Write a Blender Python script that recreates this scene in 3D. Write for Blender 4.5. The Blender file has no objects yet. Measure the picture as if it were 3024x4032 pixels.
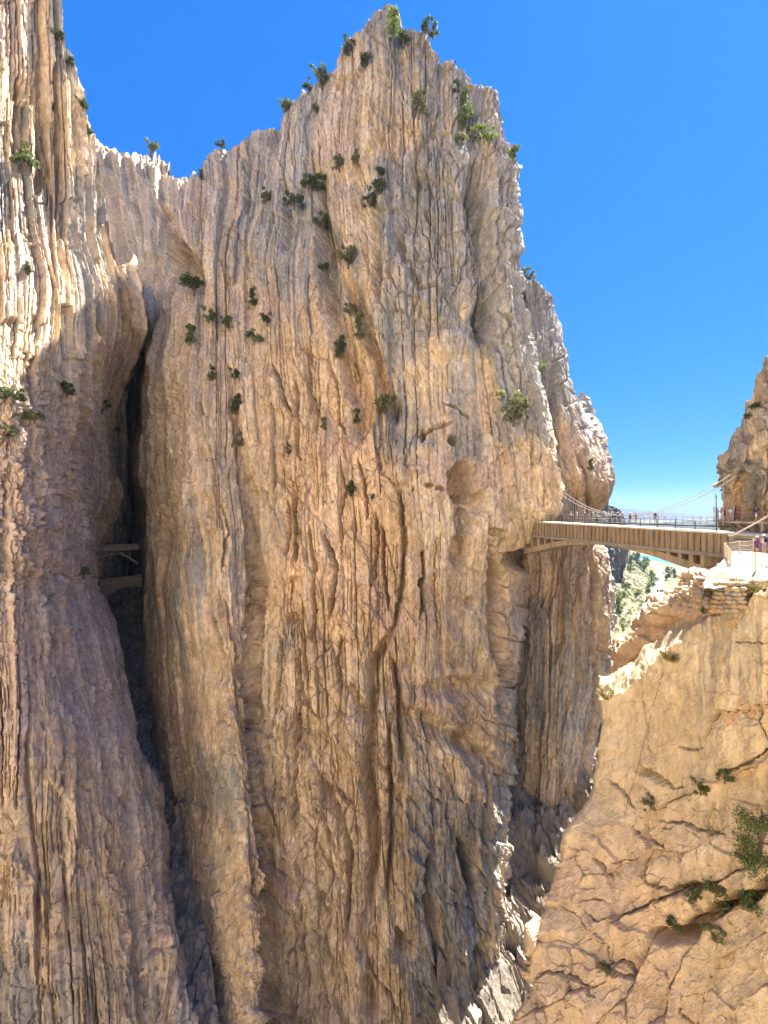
import bpy, bmesh, math, random
import numpy as np
from mathutils import Vector, Matrix
random.seed(7)
R = math.radians
SC = bpy.context.scene
COL = SC.collection

# ------------------------------------------------------------------ camera, sky, sun, exposure
F = 1650.0                                   # focal length in photo pixels (3024 x 4032 frame)
cam_d = bpy.data.cameras.new('camera')
cam = bpy.data.objects.new('camera', cam_d); COL.objects.link(cam)
cam.location = (0, 0, 0); cam.rotation_euler = (R(90), 0, 0)
cam_d.sensor_fit = 'VERTICAL'; cam_d.sensor_height = 36.0; cam_d.lens = 36.0 * F / 4032.0
cam_d.clip_start = 0.1; cam_d.clip_end = 30000
SC.camera = cam
SUN_AZ, SUN_EL = 52.0, 57.0                  # azimuth clockwise from +Y (the view direction), elevation
EXPOSURE = 2.58
SKY_K = 0.92                                 # keeps the sky's own level when the exposure moves
SKY_CURVE = ((0.085 * SKY_K, 1.05), (0.66 * SKY_K, 0.57), (1.85 * SKY_K, 0.5))
w = bpy.data.worlds.new('World'); SC.world = w; w.use_nodes = True
nt = w.node_tree
sky = nt.nodes.new('ShaderNodeTexSky'); sky.sky_type = 'NISHITA'; sky.sun_disc = False
sky.sun_elevation = R(SUN_EL); sky.sun_rotation = R(SUN_AZ)
sky.altitude = 300; sky.air_density = 1.0; sky.dust_density = 0.2; sky.ozone_density = 3.0
# the camera's rendering of the sky: deep saturated blue, soft towards the horizon (one curve per channel, the same all over the sky)
sp = nt.nodes.new('ShaderNodeSeparateColor'); cb = nt.nodes.new('ShaderNodeCombineColor')
nt.links.new(sky.outputs[0], sp.inputs[0])
for i, (k, p) in enumerate(SKY_CURVE):
    pw = nt.nodes.new('ShaderNodeMath'); pw.operation = 'POWER'; pw.inputs[1].default_value = p
    mu = nt.nodes.new('ShaderNodeMath'); mu.operation = 'MULTIPLY'; mu.inputs[1].default_value = k
    nt.links.new(sp.outputs[i], pw.inputs[0]); nt.links.new(pw.outputs[0], mu.inputs[0]); nt.links.new(mu.outputs[0], cb.inputs[i])
bg = nt.nodes['Background']; bg.inputs[1].default_value = 0.05
nt.links.new(cb.outputs[0], bg.inputs[0])
sd = bpy.data.lights.new('sun', 'SUN'); sd.energy = 5.0; sd.angle = R(0.53); sd.color = (1.0, 0.95, 0.87)
sun = bpy.data.objects.new('sun', sd); COL.objects.link(sun)
SUNDIR = Vector((math.sin(R(SUN_AZ)) * math.cos(R(SUN_EL)), math.cos(R(SUN_AZ)) * math.cos(R(SUN_EL)), math.sin(R(SUN_EL))))
sun.rotation_euler = (-SUNDIR).to_track_quat('-Z', 'Y').to_euler()
vs = SC.view_settings
SC.display_settings.display_device = 'sRGB'
vs.view_transform = 'Standard'; vs.look = 'None'; vs.exposure = EXPOSURE; vs.gamma = 1.0; vs.use_curve_mapping = False
cy = SC.cycles
cy.max_bounces = 6; cy.diffuse_bounces = 5; cy.glossy_bounces = 2; cy.transmission_bounces = 2; cy.volume_bounces = 0
cy.transparent_max_bounces = 6; cy.caustics_reflective = False; cy.caustics_refractive = False
cy.use_denoising = True; cy.use_adaptive_sampling = True; cy.adaptive_threshold = 0.02
cy.sample_clamp_indirect = 6.0

def at(px, py, Y):
    """photo pixel + distance along the view -> point in metres"""
    return Vector(((px - 1512.0) / F * Y, Y, (2016.0 - py) / F * Y))

# ------------------------------------------------------------------ noise (numpy)
f32 = np.float32
def h2(ix, iy, seed):
    h = (ix.astype(np.uint32) * np.uint32(374761393)) ^ (iy.astype(np.uint32) * np.uint32(668265263)) ^ np.uint32((seed * 2246822519 + 974711) & 0xffffffff)
    h = (h ^ (h >> np.uint32(13))) * np.uint32(1274126177)
    h = (h ^ (h >> np.uint32(16))) * np.uint32(2246822519)
    h = h ^ (h >> np.uint32(15))
    return (h & np.uint32(0xffffff)).astype(f32) / f32(16777216.0)
def h1(i, seed): return h2(i, np.zeros_like(i), seed)
def fl(a):
    return np.floor(a).astype(np.int64)
def vn(x, y, seed):
    """value noise, -1..1"""
    ix, iy = fl(x), fl(y)
    fx, fy = (x - ix).astype(f32), (y - iy).astype(f32)
    fx = fx * fx * fx * (fx * (fx * 6 - 15) + 10); fy = fy * fy * fy * (fy * (fy * 6 - 15) + 10)
    a, b = h2(ix, iy, seed), h2(ix + 1, iy, seed)
    c, d = h2(ix, iy + 1, seed), h2(ix + 1, iy + 1, seed)
    return ((a + (b - a) * fx) * (1 - fy) + (c + (d - c) * fx) * fy) * 2 - 1
def fbm(x, y, o, seed, g=0.5):
    r = 0; a = 1.0; s = 0.0
    for k in range(o):
        r = r + a * vn(x, y, seed + 17 * k); s += a
        c, sn = 0.8, 0.6
        x, y = (c * x - sn * y) * 2.03 + 3.1, (sn * x + c * y) * 2.03 + 7.7; a *= g
    return r / s
def afbm(x, y, o, seed, g=0.5):
    """unrotated fbm, keeps vertical streaks vertical"""
    r = 0; a = 1.0; s = 0.0
    for k in range(o):
        r = r + a * vn(x, y, seed + 17 * k); s += a
        x, y = x * 2.03 + 3.1, y * 2.03 + 7.7; a *= g
    return r / s
def sst(a, b, x):
    t = np.clip((x - a) / (b - a), 0, 1); return t * t * (3 - 2 * t)
def box2(x, y, x0, x1, y0, y1, e):
    return sst(x0 - e, x0 + e, x) * (1 - sst(x1 - e, x1 + e, x)) * sst(y0 - e, y0 + e, y) * (1 - sst(y1 - e, y1 + e, y))
def blob(x, y, cx, cy_, rx, ry, p=2):
    return np.exp(-(np.abs((x - cx) / rx) ** p + np.abs((y - cy_) / ry) ** p))
def slabs(wc, y, W, Lg, seed):
    """upright slabs of uneven width, broken at uneven heights: (offset 0..1, distance to side in px, distance to broken end in px, id hash)"""
    f = wc / W; i = fl(f)
    b = i + h1(i, seed) * 0.6
    up = f >= b
    c = np.where(up, i, i - 1)
    b0 = c + h1(c, seed) * 0.6; b1 = c + 1 + h1(c + 1, seed) * 0.6
    side = np.minimum(f - b0, b1 - f) * W
    g = y / (Lg * (0.45 + 1.1 * h1(c, seed + 3))) + h1(c, seed + 5) * 9
    j = fl(g); e = j + h2(c, j, seed + 7) * 0.6
    jj = np.where(g >= e, j, j - 1)
    e0 = jj + h2(c, jj, seed + 7) * 0.6; e1 = jj + 1 + h2(c, jj + 1, seed + 7) * 0.6
    end = np.minimum(g - e0, e1 - g) * Lg
    return h2(c, jj, seed + 11), side.astype(f32), end.astype(f32), h2(c, jj, seed + 13), ((f - b0) / (b1 - b0) - 0.5).astype(f32)
def plates(x, y, S, seed):
    """voronoi plates: (distance between the two nearest, id hash)"""
    fx, fy = x / S, y / S; ix, iy = fl(fx), fl(fy)
    d1 = np.full(x.shape, 9, f32); d2 = np.full(x.shape, 9, f32); idv = np.zeros(x.shape, f32)
    for dx in (-1, 0, 1):
        for dy in (-1, 0, 1):
            cx, cy_ = ix + dx, iy + dy
            d = np.hypot(cx + h2(cx, cy_, seed) - fx, cy_ + h2(cx, cy_, seed + 1) - fy).astype(f32)
            nid = h2(cx, cy_, seed + 2)
            near = d < d1
            d2 = np.where(near, d1, np.minimum(d2, d)); idv = np.where(near, nid, idv); d1 = np.where(near, d, d1)
    return (d2 - d1) * S, idv
def facets(x, y, S, seed, ax=1.0, ay=1.0):
    """angular broken faces: voronoi cells, each a plane tilted its own way. (height -1..1, distance to joint px, id)"""
    fx, fy = x / S, y / S; ix, iy = fl(fx), fl(fy)
    d1 = np.full(x.shape, 9, f32); d2 = np.full(x.shape, 9, f32); hh = np.zeros(x.shape, f32); idv = np.zeros(x.shape, f32)
    for dx in (-1, 0, 1):
        for dy in (-1, 0, 1):
            cx, cy_ = ix + dx, iy + dy
            ex, ey = (fx - cx - h2(cx, cy_, seed)).astype(f32), (fy - cy_ - h2(cx, cy_, seed + 1)).astype(f32)
            d = np.hypot(ex, ey); nid = h2(cx, cy_, seed + 2)
            hn = (nid - 0.5) * 1.1 + ax * (h2(cx, cy_, seed + 3) - 0.5) * 2 * ex + ay * (h2(cx, cy_, seed + 4) - 0.5) * 2 * ey
            near = d < d1
            d2 = np.where(near, d1, np.minimum(d2, d)); idv = np.where(near, nid, idv); hh = np.where(near, hn, hh); d1 = np.where(near, d, d1)
    return hh, (d2 - d1) * S, idv
def line_d(x, y, pts, side=False):
    """distance in px to a polyline, and 0..1 along it"""
    out = np.full(x.shape, 1e6, f32); tt = np.zeros(x.shape, f32); sg = np.ones(x.shape, f32); n = len(pts) - 1
    for k in range(n):
        (x0, y0), (x1, y1) = pts[k], pts[k + 1]
        dx, dy = x1 - x0, y1 - y0; L2 = dx * dx + dy * dy
        m = (x > min(x0, x1) - 130) & (x < max(x0, x1) + 130) & (y > min(y0, y1) - 130) & (y < max(y0, y1) + 130)
        if not m.any(): continue
        xs, ys = x[m], y[m]
        t = np.clip(((xs - x0) * dx + (ys - y0) * dy) / L2, 0, 1)
        d = np.hypot(xs - x0 - t * dx, ys - y0 - t * dy)
        o = out[m]; q = tt[m]; g = sg[m]
        nr = d < o
        o[nr] = d[nr]; q[nr] = ((k + t) / n)[nr]; g[nr] = np.sign((dx * (ys - y0) - dy * (xs - x0)) * (1 if dx >= 0 else -1))[nr]
        out[m] = o; tt[m] = q; sg[m] = g
    return (out, tt, sg) if side else (out, tt)
def groove(d, x, y, pts, wd, depth, flat=0.0):
    ld, t = line_d(x, y, pts)
    taper = np.minimum(1, 6 * np.minimum(t, 1 - t) + 0.25)
    g = np.exp(-(np.maximum(ld - flat, 0) / (wd * (0.45 + 0.55 * taper))) ** 2)
    return d - depth * taper * g
def ledge_cut(d, x, y, pts, wd, depth, flat=0.0, reach=60.0):
    """a joint whose upper side stands back (or, with negative reach, the lower side)"""
    ld, t, sg = line_d(x, y, pts, True)
    taper = np.minimum(1, 5 * np.minimum(t, 1 - t) + 0.15)
    d = d - depth * taper * np.exp(-(np.maximum(ld - flat, 0) / wd) ** 2)
    up = (sg < 0) if reach > 0 else (sg > 0)
    return d - 0.45 * depth * taper * up * np.exp(-(ld / abs(reach)) ** 2)
def blur(a, n, it=2):
    for _ in range(it):
        for ax in (0, 1):
            p = [(0, 0)] * a.ndim; p[ax] = (n, n)
            q = np.pad(a, p, mode='edge'); cs = np.cumsum(q, axis=ax)
            sl0 = [slice(None)] * a.ndim; sl1 = [slice(None)] * a.ndim
            z = np.zeros_like(np.take(cs, [0], axis=ax)); cs = np.concatenate([z, cs], axis=ax)
            sl1[ax] = slice(2 * n + 1, None); sl0[ax] = slice(0, -(2 * n + 1))
            a = (cs[tuple(sl1)] - cs[tuple(sl0)]) / (2 * n + 1)
    return a
def mix3(a, b, t): return a + (b - a) * t[..., None]
def rgb(*c): return np.array(c, f32)

# ------------------------------------------------------------------ materials
def new_mat(name):
    m = bpy.data.materials.new(name); m.use_nodes = True
    return m, m.node_tree.nodes, m.node_tree.links, m.node_tree.nodes['Principled BSDF']
def rock_mat(name, bump=0.45, scale=(1.6, 1.6, 1.0), var=0.34, grain=6.0):
    """vertex colour (stains of the rock) x grain, with fine relief"""
    m, N, L, P = new_mat(name)
    P.inputs['Roughness'].default_value = 0.92; P.inputs['Specular IOR Level'].default_value = 0.15
    at_ = N.new('ShaderNodeAttribute'); at_.attribute_name = 'tint'
    tc = N.new('ShaderNodeTexCoord'); mp = N.new('ShaderNodeMapping'); mp.inputs['Scale'].default_value = scale
    L.new(tc.outputs['Object'], mp.inputs['Vector'])
    n1 = N.new('ShaderNodeTexNoise'); n1.inputs['Scale'].default_value = 1.0; n1.inputs['Detail'].default_value = 6; n1.inputs['Roughness'].default_value = 0.65
    L.new(mp.outputs[0], n1.inputs['Vector'])
    n2 = N.new('ShaderNodeTexNoise'); n2.inputs['Scale'].default_value = grain; n2.inputs['Detail'].default_value = 4; n2.inputs['Roughness'].default_value = 0.7
    L.new(mp.outputs[0], n2.inputs['Vector'])
    mr = N.new('ShaderNodeMapRange'); mr.inputs['From Min'].default_value = 0.3; mr.inputs['From Max'].default_value = 0.7
    mr.inputs['To Min'].default_value = 1 - var; mr.inputs['To Max'].default_value = 1 + var
    L.new(n1.outputs[0], mr.inputs['Value'])
    mm = N.new('ShaderNodeVectorMath'); mm.operation = 'SCALE'
    L.new(at_.outputs['Color'], mm.inputs[0]); L.new(mr.outputs[0], mm.inputs['Scale'])
    L.new(mm.outputs[0], P.inputs['Base Color'])
    ad = N.new('ShaderNodeMath'); ad.operation = 'MULTIPLY_ADD'; ad.inputs[1].default_value = 0.35
    L.new(n2.outputs[0], ad.inputs[0]); L.new(n1.outputs[0], ad.inputs[2])
    bp = N.new('ShaderNodeBump'); bp.inputs['Strength'].default_value = bump; bp.inputs['Distance'].default_value = 0.5
    L.new(ad.outputs[0], bp.inputs['Height']); L.new(bp.outputs[0], P.inputs['Normal'])
    return m
def plain_mat(name, c, rough=0.8, var=0.18, scale=3.0, metal=0.0, bump=0.0, spec=0.3, stretch=None):
    m, N, L, P = new_mat(name)
    P.inputs['Roughness'].default_value = rough; P.inputs['Metallic'].default_value = metal; P.inputs['Specular IOR Level'].default_value = spec
    tc = N.new('ShaderNodeTexCoord')
    n1 = N.new('ShaderNodeTexNoise'); n1.inputs['Scale'].default_value = scale; n1.inputs['Detail'].default_value = 5; n1.inputs['Roughness'].default_value = 0.65
    mp = N.new('ShaderNodeMapping'); mp.inputs['Scale'].default_value = stretch or (1, 1, 1)
    L.new(tc.outputs['Object'], mp.inputs['Vector']); L.new(mp.outputs[0], n1.inputs['Vector'])
    cr = N.new('ShaderNodeValToRGB'); e = cr.color_ramp.elements
    e[0].position = 0.3; e[1].position = 0.7
    e[0].color = (c[0] * (1 - var), c[1] * (1 - var), c[2] * (1 - var), 1); e[1].color = (min(1, c[0] * (1 + var)), min(1, c[1] * (1 + var)), min(1, c[2] * (1 + var)), 1)
    L.new(n1.outputs[0], cr.inputs[0]); L.new(cr.outputs[0], P.inputs['Base Color'])
    if bump:
        bp = N.new('ShaderNodeBump'); bp.inputs['Strength'].default_value = bump; bp.inputs['Distance'].default_value = 0.05
        L.new(n1.outputs[0], bp.inputs['Height']); L.new(bp.outputs[0], P.inputs['Normal'])
    return m

# ------------------------------------------------------------------ object helpers
def tag(o, label=None, cat=None, group=None, kind=None):
    if label: o['label'] = label
    if cat: o['category'] = cat
    if group: o['group'] = group
    if kind: o['kind'] = kind
    return o
def empty(name, loc=(0, 0, 0), rz=0.0):
    o = bpy.data.objects.new(name, None); COL.objects.link(o); o.location = loc; o.rotation_euler = (0, 0, rz)
    return o
def link(name, me, mat=None, parent=None, loc=None):
    if mat is not None and not me.materials: me.materials.append(mat)
    o = bpy.data.objects.new(name, me); COL.objects.link(o)
    if parent is not None: o.parent = parent
    if loc is not None: o.location = loc
    return o
def grid_mesh(name, P, tint=None, smooth=False):
    nv, nu = P.shape[:2]
    me = bpy.data.meshes.new(name)
    me.vertices.add(nu * nv); me.vertices.foreach_set('co', P.reshape(-1).astype(f32))
    i = np.arange(nu * nv, dtype=np.int32).reshape(nv, nu)
    q = np.stack([i[:-1, :-1], i[1:, :-1], i[1:, 1:], i[:-1, 1:]], -1).reshape(-1, 4)
    me.loops.add(q.size); me.loops.foreach_set('vertex_index', q.reshape(-1))
    me.polygons.add(len(q)); me.polygons.foreach_set('loop_start', np.arange(0, q.size, 4, dtype=np.int32))
    try: me.polygons.foreach_set('loop_total', np.full(len(q), 4, np.int32))
    except Exception: pass
    me.update(calc_edges=True)
    me.polygons.foreach_set('use_smooth', np.full(len(q), smooth))
    if tint is not None:
        a = me.attributes.new('tint', 'FLOAT_COLOR', 'POINT')
        c = np.ones((nu * nv, 4), f32); c[:, :3] = np.clip(tint.reshape(-1, 3), 0.01, 0.9); a.data.foreach_set('color', c.reshape(-1))
    me.update()
    return me

def sheet(cols, nu, nv, ncap=14, cap=45.0, capdrop=0.15, sm=6, su=None, arc=True):
    """rock face from upright control columns. cols: list of (w, [(py, px, Y), ...] from crest to foot), w = bedding coordinate.
    Returns dict of fields on a (ncap+nv) x nu grid: base point P, normal N, px, py, w, t (0 crest .. 1 foot, negative on the cap)."""
    nc = len(cols); T = np.linspace(0, 1, nv)
    cp = np.zeros((nc, nv, 3))
    for c, (wv, pts) in enumerate(cols):
        a = np.array(pts, float); pyv = a[0, 0] + T * (a[-1, 0] - a[0, 0])
        cp[c, :, 0] = np.interp(pyv, a[:, 0], a[:, 1]); cp[c, :, 1] = pyv; cp[c, :, 2] = np.interp(pyv, a[:, 0], a[:, 2])
    wv = np.array([c[0] for c in cols], float)
    su = np.array(su if su is not None else np.maximum(np.abs(np.diff(wv)), 25.0), float)
    s = np.concatenate([[0], np.cumsum(su)]); s /= s[-1]
    S = np.linspace(0, 1, nu)
    G = np.zeros((nv, nu, 3))
    for r in range(nv):
        for k in range(3): G[r, :, k] = np.interp(S, s, cp[:, r, k])
    W = np.broadcast_to(np.interp(S, s, wv), (nv, nu)).copy()
    G = blur(G, sm, 2)
    px, py, Y = G[..., 0], G[..., 1], G[..., 2]
    P = np.stack([(px - 1512) / F * Y, Y, (2016 - py) / F * Y], -1)
    if arc:                                          # bedding coordinate by true width of the face, not by its width in view
        ds = np.linalg.norm(np.diff(P[:, :, :2], axis=1), axis=2).mean(0) * (F / 75.0)
        W = np.broadcast_to(wv[0] + np.concatenate([[0], np.cumsum(ds)]), (nv, nu)).copy()
    # rounded crest running back behind the skyline
    b = np.linspace(1, 0, ncap, endpoint=False) ** 1.7 * cap
    C = np.repeat(P[:1], ncap, 0).copy()
    C[..., 1] += b[:, None]; C[..., 0] += b[:, None] * (P[0, :, 0] / P[0, :, 1])[None]; C[..., 2] -= b[:, None] * capdrop
    P = np.concatenate([C, P], 0)
    ext = lambda q: np.concatenate([np.repeat(q[:1], ncap, 0), q], 0)
    t = np.broadcast_to(np.concatenate([-b / cap, T])[:, None], P.shape[:2])
    du = np.gradient(P, axis=1); dv = np.gradient(P, axis=0)
    N = np.cross(dv, du); N /= np.linalg.norm(N, axis=-1, keepdims=True) + 1e-9
    N = blur(N, 5, 2); N /= np.linalg.norm(N, axis=-1, keepdims=True) + 1e-9
    return dict(P=P, N=N, px=ext(px).astype(f32), py=np.concatenate([py[:1] - b[:, None] * 14, py], 0).astype(f32), w=ext(W).astype(f32), t=t.astype(f32), Y=ext(Y).astype(f32))

class MB:
    """collects boxes, tubes and prisms; build() makes one mesh object of them"""
    def __init__(s): s.v = []; s.f = []
    def add(s, vs, fs):
        n = len(s.v); s.v += [tuple(q) for q in vs]; s.f += [tuple(n + i for i in q) for q in fs]
    def box(s, c, size, ax=None):
        """ax: (right, forward, up) unit vectors"""
        c = Vector(c); a, b, u = ax or (Vector((1, 0, 0)), Vector((0, 1, 0)), Vector((0, 0, 1)))
        h = [q / 2 for q in size]
        s.add([c + a * (h[0] * i) + b * (h[1] * j) + u * (h[2] * k) for k in (-1, 1) for j in (-1, 1) for i in (-1, 1)],
              [(0, 2, 3, 1), (4, 5, 7, 6), (0, 1, 5, 4), (2, 6, 7, 3), (0, 4, 6, 2), (1, 3, 7, 5)])
        return s
    def bar(s, p, q, w, h):
        p, q = Vector(p), Vector(q); f = (q - p); L = f.length; f.normalize()
        r = f.cross(Vector((0, 0, 1)))
        r = Vector((1, 0, 0)) if r.length < 1e-4 else r.normalized()
        return s.box((p + q) / 2, (w, L, h), (r, f, r.cross(f)))
    def tube(s, pts, r, n=6):
        pts = [Vector(p) for p in pts]; rs = r if isinstance(r, (list, tuple)) else [r] * len(pts)
        vs = []; fs = []
        for k, p in enumerate(pts):
            t = (pts[min(k + 1, len(pts) - 1)] - pts[max(k - 1, 0)]).normalized()
            a = t.cross(Vector((0.13, 0.31, 0.94)) if abs(t.z) < 0.9 else Vector((1, 0, 0))).normalized(); b = t.cross(a)
            vs += [p + (a * math.cos(2 * math.pi * i / n) + b * math.sin(2 * math.pi * i / n)) * rs[k] for i in range(n)]
        for k in range(len(pts) - 1):
            fs += [(k * n + i, k * n + (i + 1) % n, (k + 1) * n + (i + 1) % n, (k + 1) * n + i) for i in range(n)]
        m = (len(pts) - 1) * n
        fs += [tuple(range(n - 1, -1, -1)), tuple(m + i for i in range(n))]
        s.add(vs, fs); return s
    def strip(s, lo, hi, off):
        """wall between two equal-length point lists, given thickness vector off"""
        off = Vector(off); n = len(lo); lo = [Vector(p) for p in lo]; hi = [Vector(p) for p in hi]
        vs = lo + hi + [p + off for p in lo] + [p + off for p in hi]; fs = []
        for k in range(n - 1):
            fs += [(k, k + 1, n + k + 1, n + k), (2 * n + k + 1, 2 * n + k, 3 * n + k, 3 * n + k + 1), (n + k, n + k + 1, 3 * n + k + 1, 3 * n + k), (k + 1, k, 2 * n + k, 2 * n + k + 1)]
        fs += [(0, n, 3 * n, 2 * n), (n - 1, 3 * n - 1, 4 * n - 1, 2 * n - 1)]
        s.add(vs, fs); return s
    def mesh(s, name):
        me = bpy.data.meshes.new(name); me.from_pydata(s.v, [], s.f); me.update(); return me
    def build(s, name, mat, parent=None, loc=None, smooth=False):
        me = s.mesh(name)
        if smooth: me.polygons.foreach_set('use_smooth', [True] * len(me.polygons))
        return link(name, me, mat, parent, loc)
# ------------------------------------------------------------------ the rock faces
TAN = rgb(0.49, 0.375, 0.24); CREAM = rgb(0.62, 0.515, 0.375); GREY = rgb(0.32, 0.31, 0.285); RUST = rgb(0.42, 0.285, 0.165)
PINK = rgb(0.48, 0.37, 0.295); BROWN = rgb(0.30, 0.22, 0.155); DARK = rgb(0.15, 0.14, 0.13); OCHRE = rgb(0.54, 0.375, 0.19)
rock = rock_mat('limestone')

def strata(S, seed, big=1.0, mid=1.0, thin=1.0, lump=1.0, crack=1.0, spall=1.0, Ws=(170, 52, 19), Ls=(1000, 420, 200), wob=1.0, even=0.0):
    """displacement (m) of near-upright bedding: slabs in three sizes with tilted faces, open joints, curved spall scars, lumps"""
    w_, y = S['w'], S['py']; x = w_
    ww = w_ + wob * (30 * fbm(w_ / 330, y / 760, 3, seed + 1) + 5 * fbm(w_ / 90, y / 260, 2, seed + 2)) + 1.6 * fbm(x / 9, y / 22, 2, seed + 8)
    patch = fbm(x / 170, y / 260, 3, seed + 9)
    o1, s1, e1, i1, a1 = slabs(ww, y, Ws[0], Ls[0], seed + 10)
    y2 = y + 40 * fbm(w_ / 50, y / 300, 2, seed + 3)
    o2, s2, e2, i2, a2 = slabs(ww, y2, Ws[1], Ls[1], seed + 20)
    o3, s3, e3, i3, a3 = slabs(ww, y2 + 30 * fbm(w_ / 30, y / 50, 2, seed + 4), Ws[2], Ls[2], seed + 30)
    d = big * (2.4 * (o1 - 0.5) + 2.2 * (i1 - 0.5) * a1) * sst(0, 60, e1 + 80 * even)
    pm = sst(-0.45, 0.25, patch); pt = sst(-0.15, 0.35, fbm(x / 120, y / 210, 3, seed + 12)); pm = pm + (0.8 - pm) * even; pt = pt + (0.8 - pt) * even
    d = d + mid * (0.2 + 0.8 * pm) * (1.25 * (o2 - 0.5) + 1.3 * (i2 - 0.5) * a2) * sst(0, 9, e2)
    d = d + thin * (0.15 + 0.85 * pt) * (0.5 * (o3 - 0.5) + 0.6 * (i3 - 0.5) * a3) * sst(0, 5, e3)
    d = d - crack * 2.0 * (i2 > 0.62) * sst(0, 40, e2) * np.exp(-(s2 / 2.2) ** 2)
    d = d - crack * 0.55 * (i3 > 0.72) * np.exp(-(s3 / 2.2) ** 2)
    xs, ys = x + 46 * fbm(x / 150, y / 330, 3, seed + 14) + 5 * fbm(x / 14, y / 20, 2, seed + 19), y + 60 * fbm(x / 140, y / 220, 3, seed + 15) + 7 * fbm(x / 16, y / 24, 2, seed + 21)
    g1, p1, q1 = facets(xs, ys * 0.27, 92, seed + 16, 1.5, 1.1); g2, p2, q2 = facets(xs, ys * 0.40, 36, seed + 17, 1.5, 1.3); g3, p3, q3 = facets(xs, ys * 0.6, 15, seed + 18, 1.5, 1.5)
    d = d + spall * (1.05 * g1 - 1.0 * (q1 > 0.55) * np.exp(-(p1 / 2.4) ** 2) + 0.50 * g2 - 0.45 * (q2 > 0.6) * np.exp(-(p2 / 2.0) ** 2) + 0.20 * g3 * (0.35 + 0.65 * pm))
    d = d + lump * (1.3 * fbm(x / 190, y / 260, 3, seed + 5) + 0.22 * fbm(x / 42, y / 66, 3, seed + 6) + 0.13 * fbm(x / 12, y / 18, 3, seed + 7))
    return d, dict(o1=o1, o2=o2, o3=o3, i1=i1, i2=i2, i3=i3, s2=s2, e2=e2, ww=ww, q1=q1, q2=q2)

def tintmap(S, info, seed, grey, warm, dark=0.0):
    x, y, ww = S['w'], S['py'], info['ww']
    st = afbm(ww / 17, y / 520, 4, seed + 40); st2 = afbm(ww / 6, y / 260, 3, seed + 41)
    pa = fbm(x / 330, y / 420, 4, seed + 42); pb = fbm(x / 120, y / 150, 4, seed + 43); pc = fbm(x / 28, y / 40, 3, seed + 48)
    c = np.broadcast_to(TAN, x.shape + (3,)).copy()
    c = mix3(c, CREAM, np.clip(0.5 + 0.9 * pb + 0.5 * (info['o2'] - 0.5) + 0.6 * pc, 0, 1) * 0.75)
    c = mix3(c, PINK, sst(0.0, 0.5, fbm(x / 260, y / 200, 4, seed + 44)) * 0.75)
    c = mix3(c, RUST, sst(0.12, 0.6, afbm(ww / 34, y / 200, 4, seed + 45) + 0.25 * pa) * 0.42 * warm)
    c = mix3(c, OCHRE, sst(0.1, 0.5, fbm(x / 150, y / 240, 4, seed + 46)) * 0.38 * warm)
    g = np.clip(grey + 0.75 * pa * np.sign(grey + 1e-6) + 0.5 * st * (grey > 0.02) - 0.1, 0, 1)
    c = mix3(c, GREY, sst(0.18, 0.5, g) * 0.92)
    c = mix3(c, DARK, sst(0.24, 0.5, st2 + 0.45 * st + 0.35 * pa) * np.clip(0.46 + dark, 0, 0.85))
    c = mix3(c, CREAM * 1.1, sst(0.25, 0.6, afbm(ww / 9, y / 330, 3, seed + 47)) * 0.5 * (1 - 0.5 * np.clip(grey, 0, 1)))
    c = c * (1 + 0.22 * (info['o2'] - 0.5) + 0.20 * (info['o3'] - 0.5) + 0.16 * st2 + 0.12 * pc)[..., None]
    return c

def crest(S, info, amp, seed, reach=0.05):
    """uneven skyline: slabs end at different heights"""
    t = np.abs(S['t']); y = S['py']
    k = np.exp(-(np.maximum(S['t'], 0) / reach) ** 2)
    u = info['ww'] + 0.6 * np.abs(S['t']) * 45 * fbm(info['ww'] / 40, S['t'] * 6, 2, seed + 5)
    mk = 0.25 + 0.75 * sst(-0.2, 0.4, fbm(u / 210, 0 * y, 2, seed + 9))
    j = 0.8 * mk * (h1(fl(u / 31 + 0.4 * vn(u / 70, 0 * y, seed + 6)), seed) - 0.5) * (0.2 + h1(fl(u / 140), seed + 3)) + 1.9 * fbm(u / 90, 0 * y, 2, seed + 2, 0.6) + 0.8 * mk * fbm(u / 26, 0 * y, 3, seed + 4, 0.6)
    return amp * k * j
def finish(name, S, d, tint, label, dz=None, mat=rock, hor=0.55):
    """push the face out along its (mostly level) normal and build it"""
    N = S['N'].copy()
    lv = N.copy(); lv[..., 2] *= 1 - hor
    P = S['P'] + lv * d[..., None]
    if dz is not None: P[..., 2] += dz
    o = link(name, grid_mesh(name, P, tint), mat)
    return tag(o, label, kind='structure'), P

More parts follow.
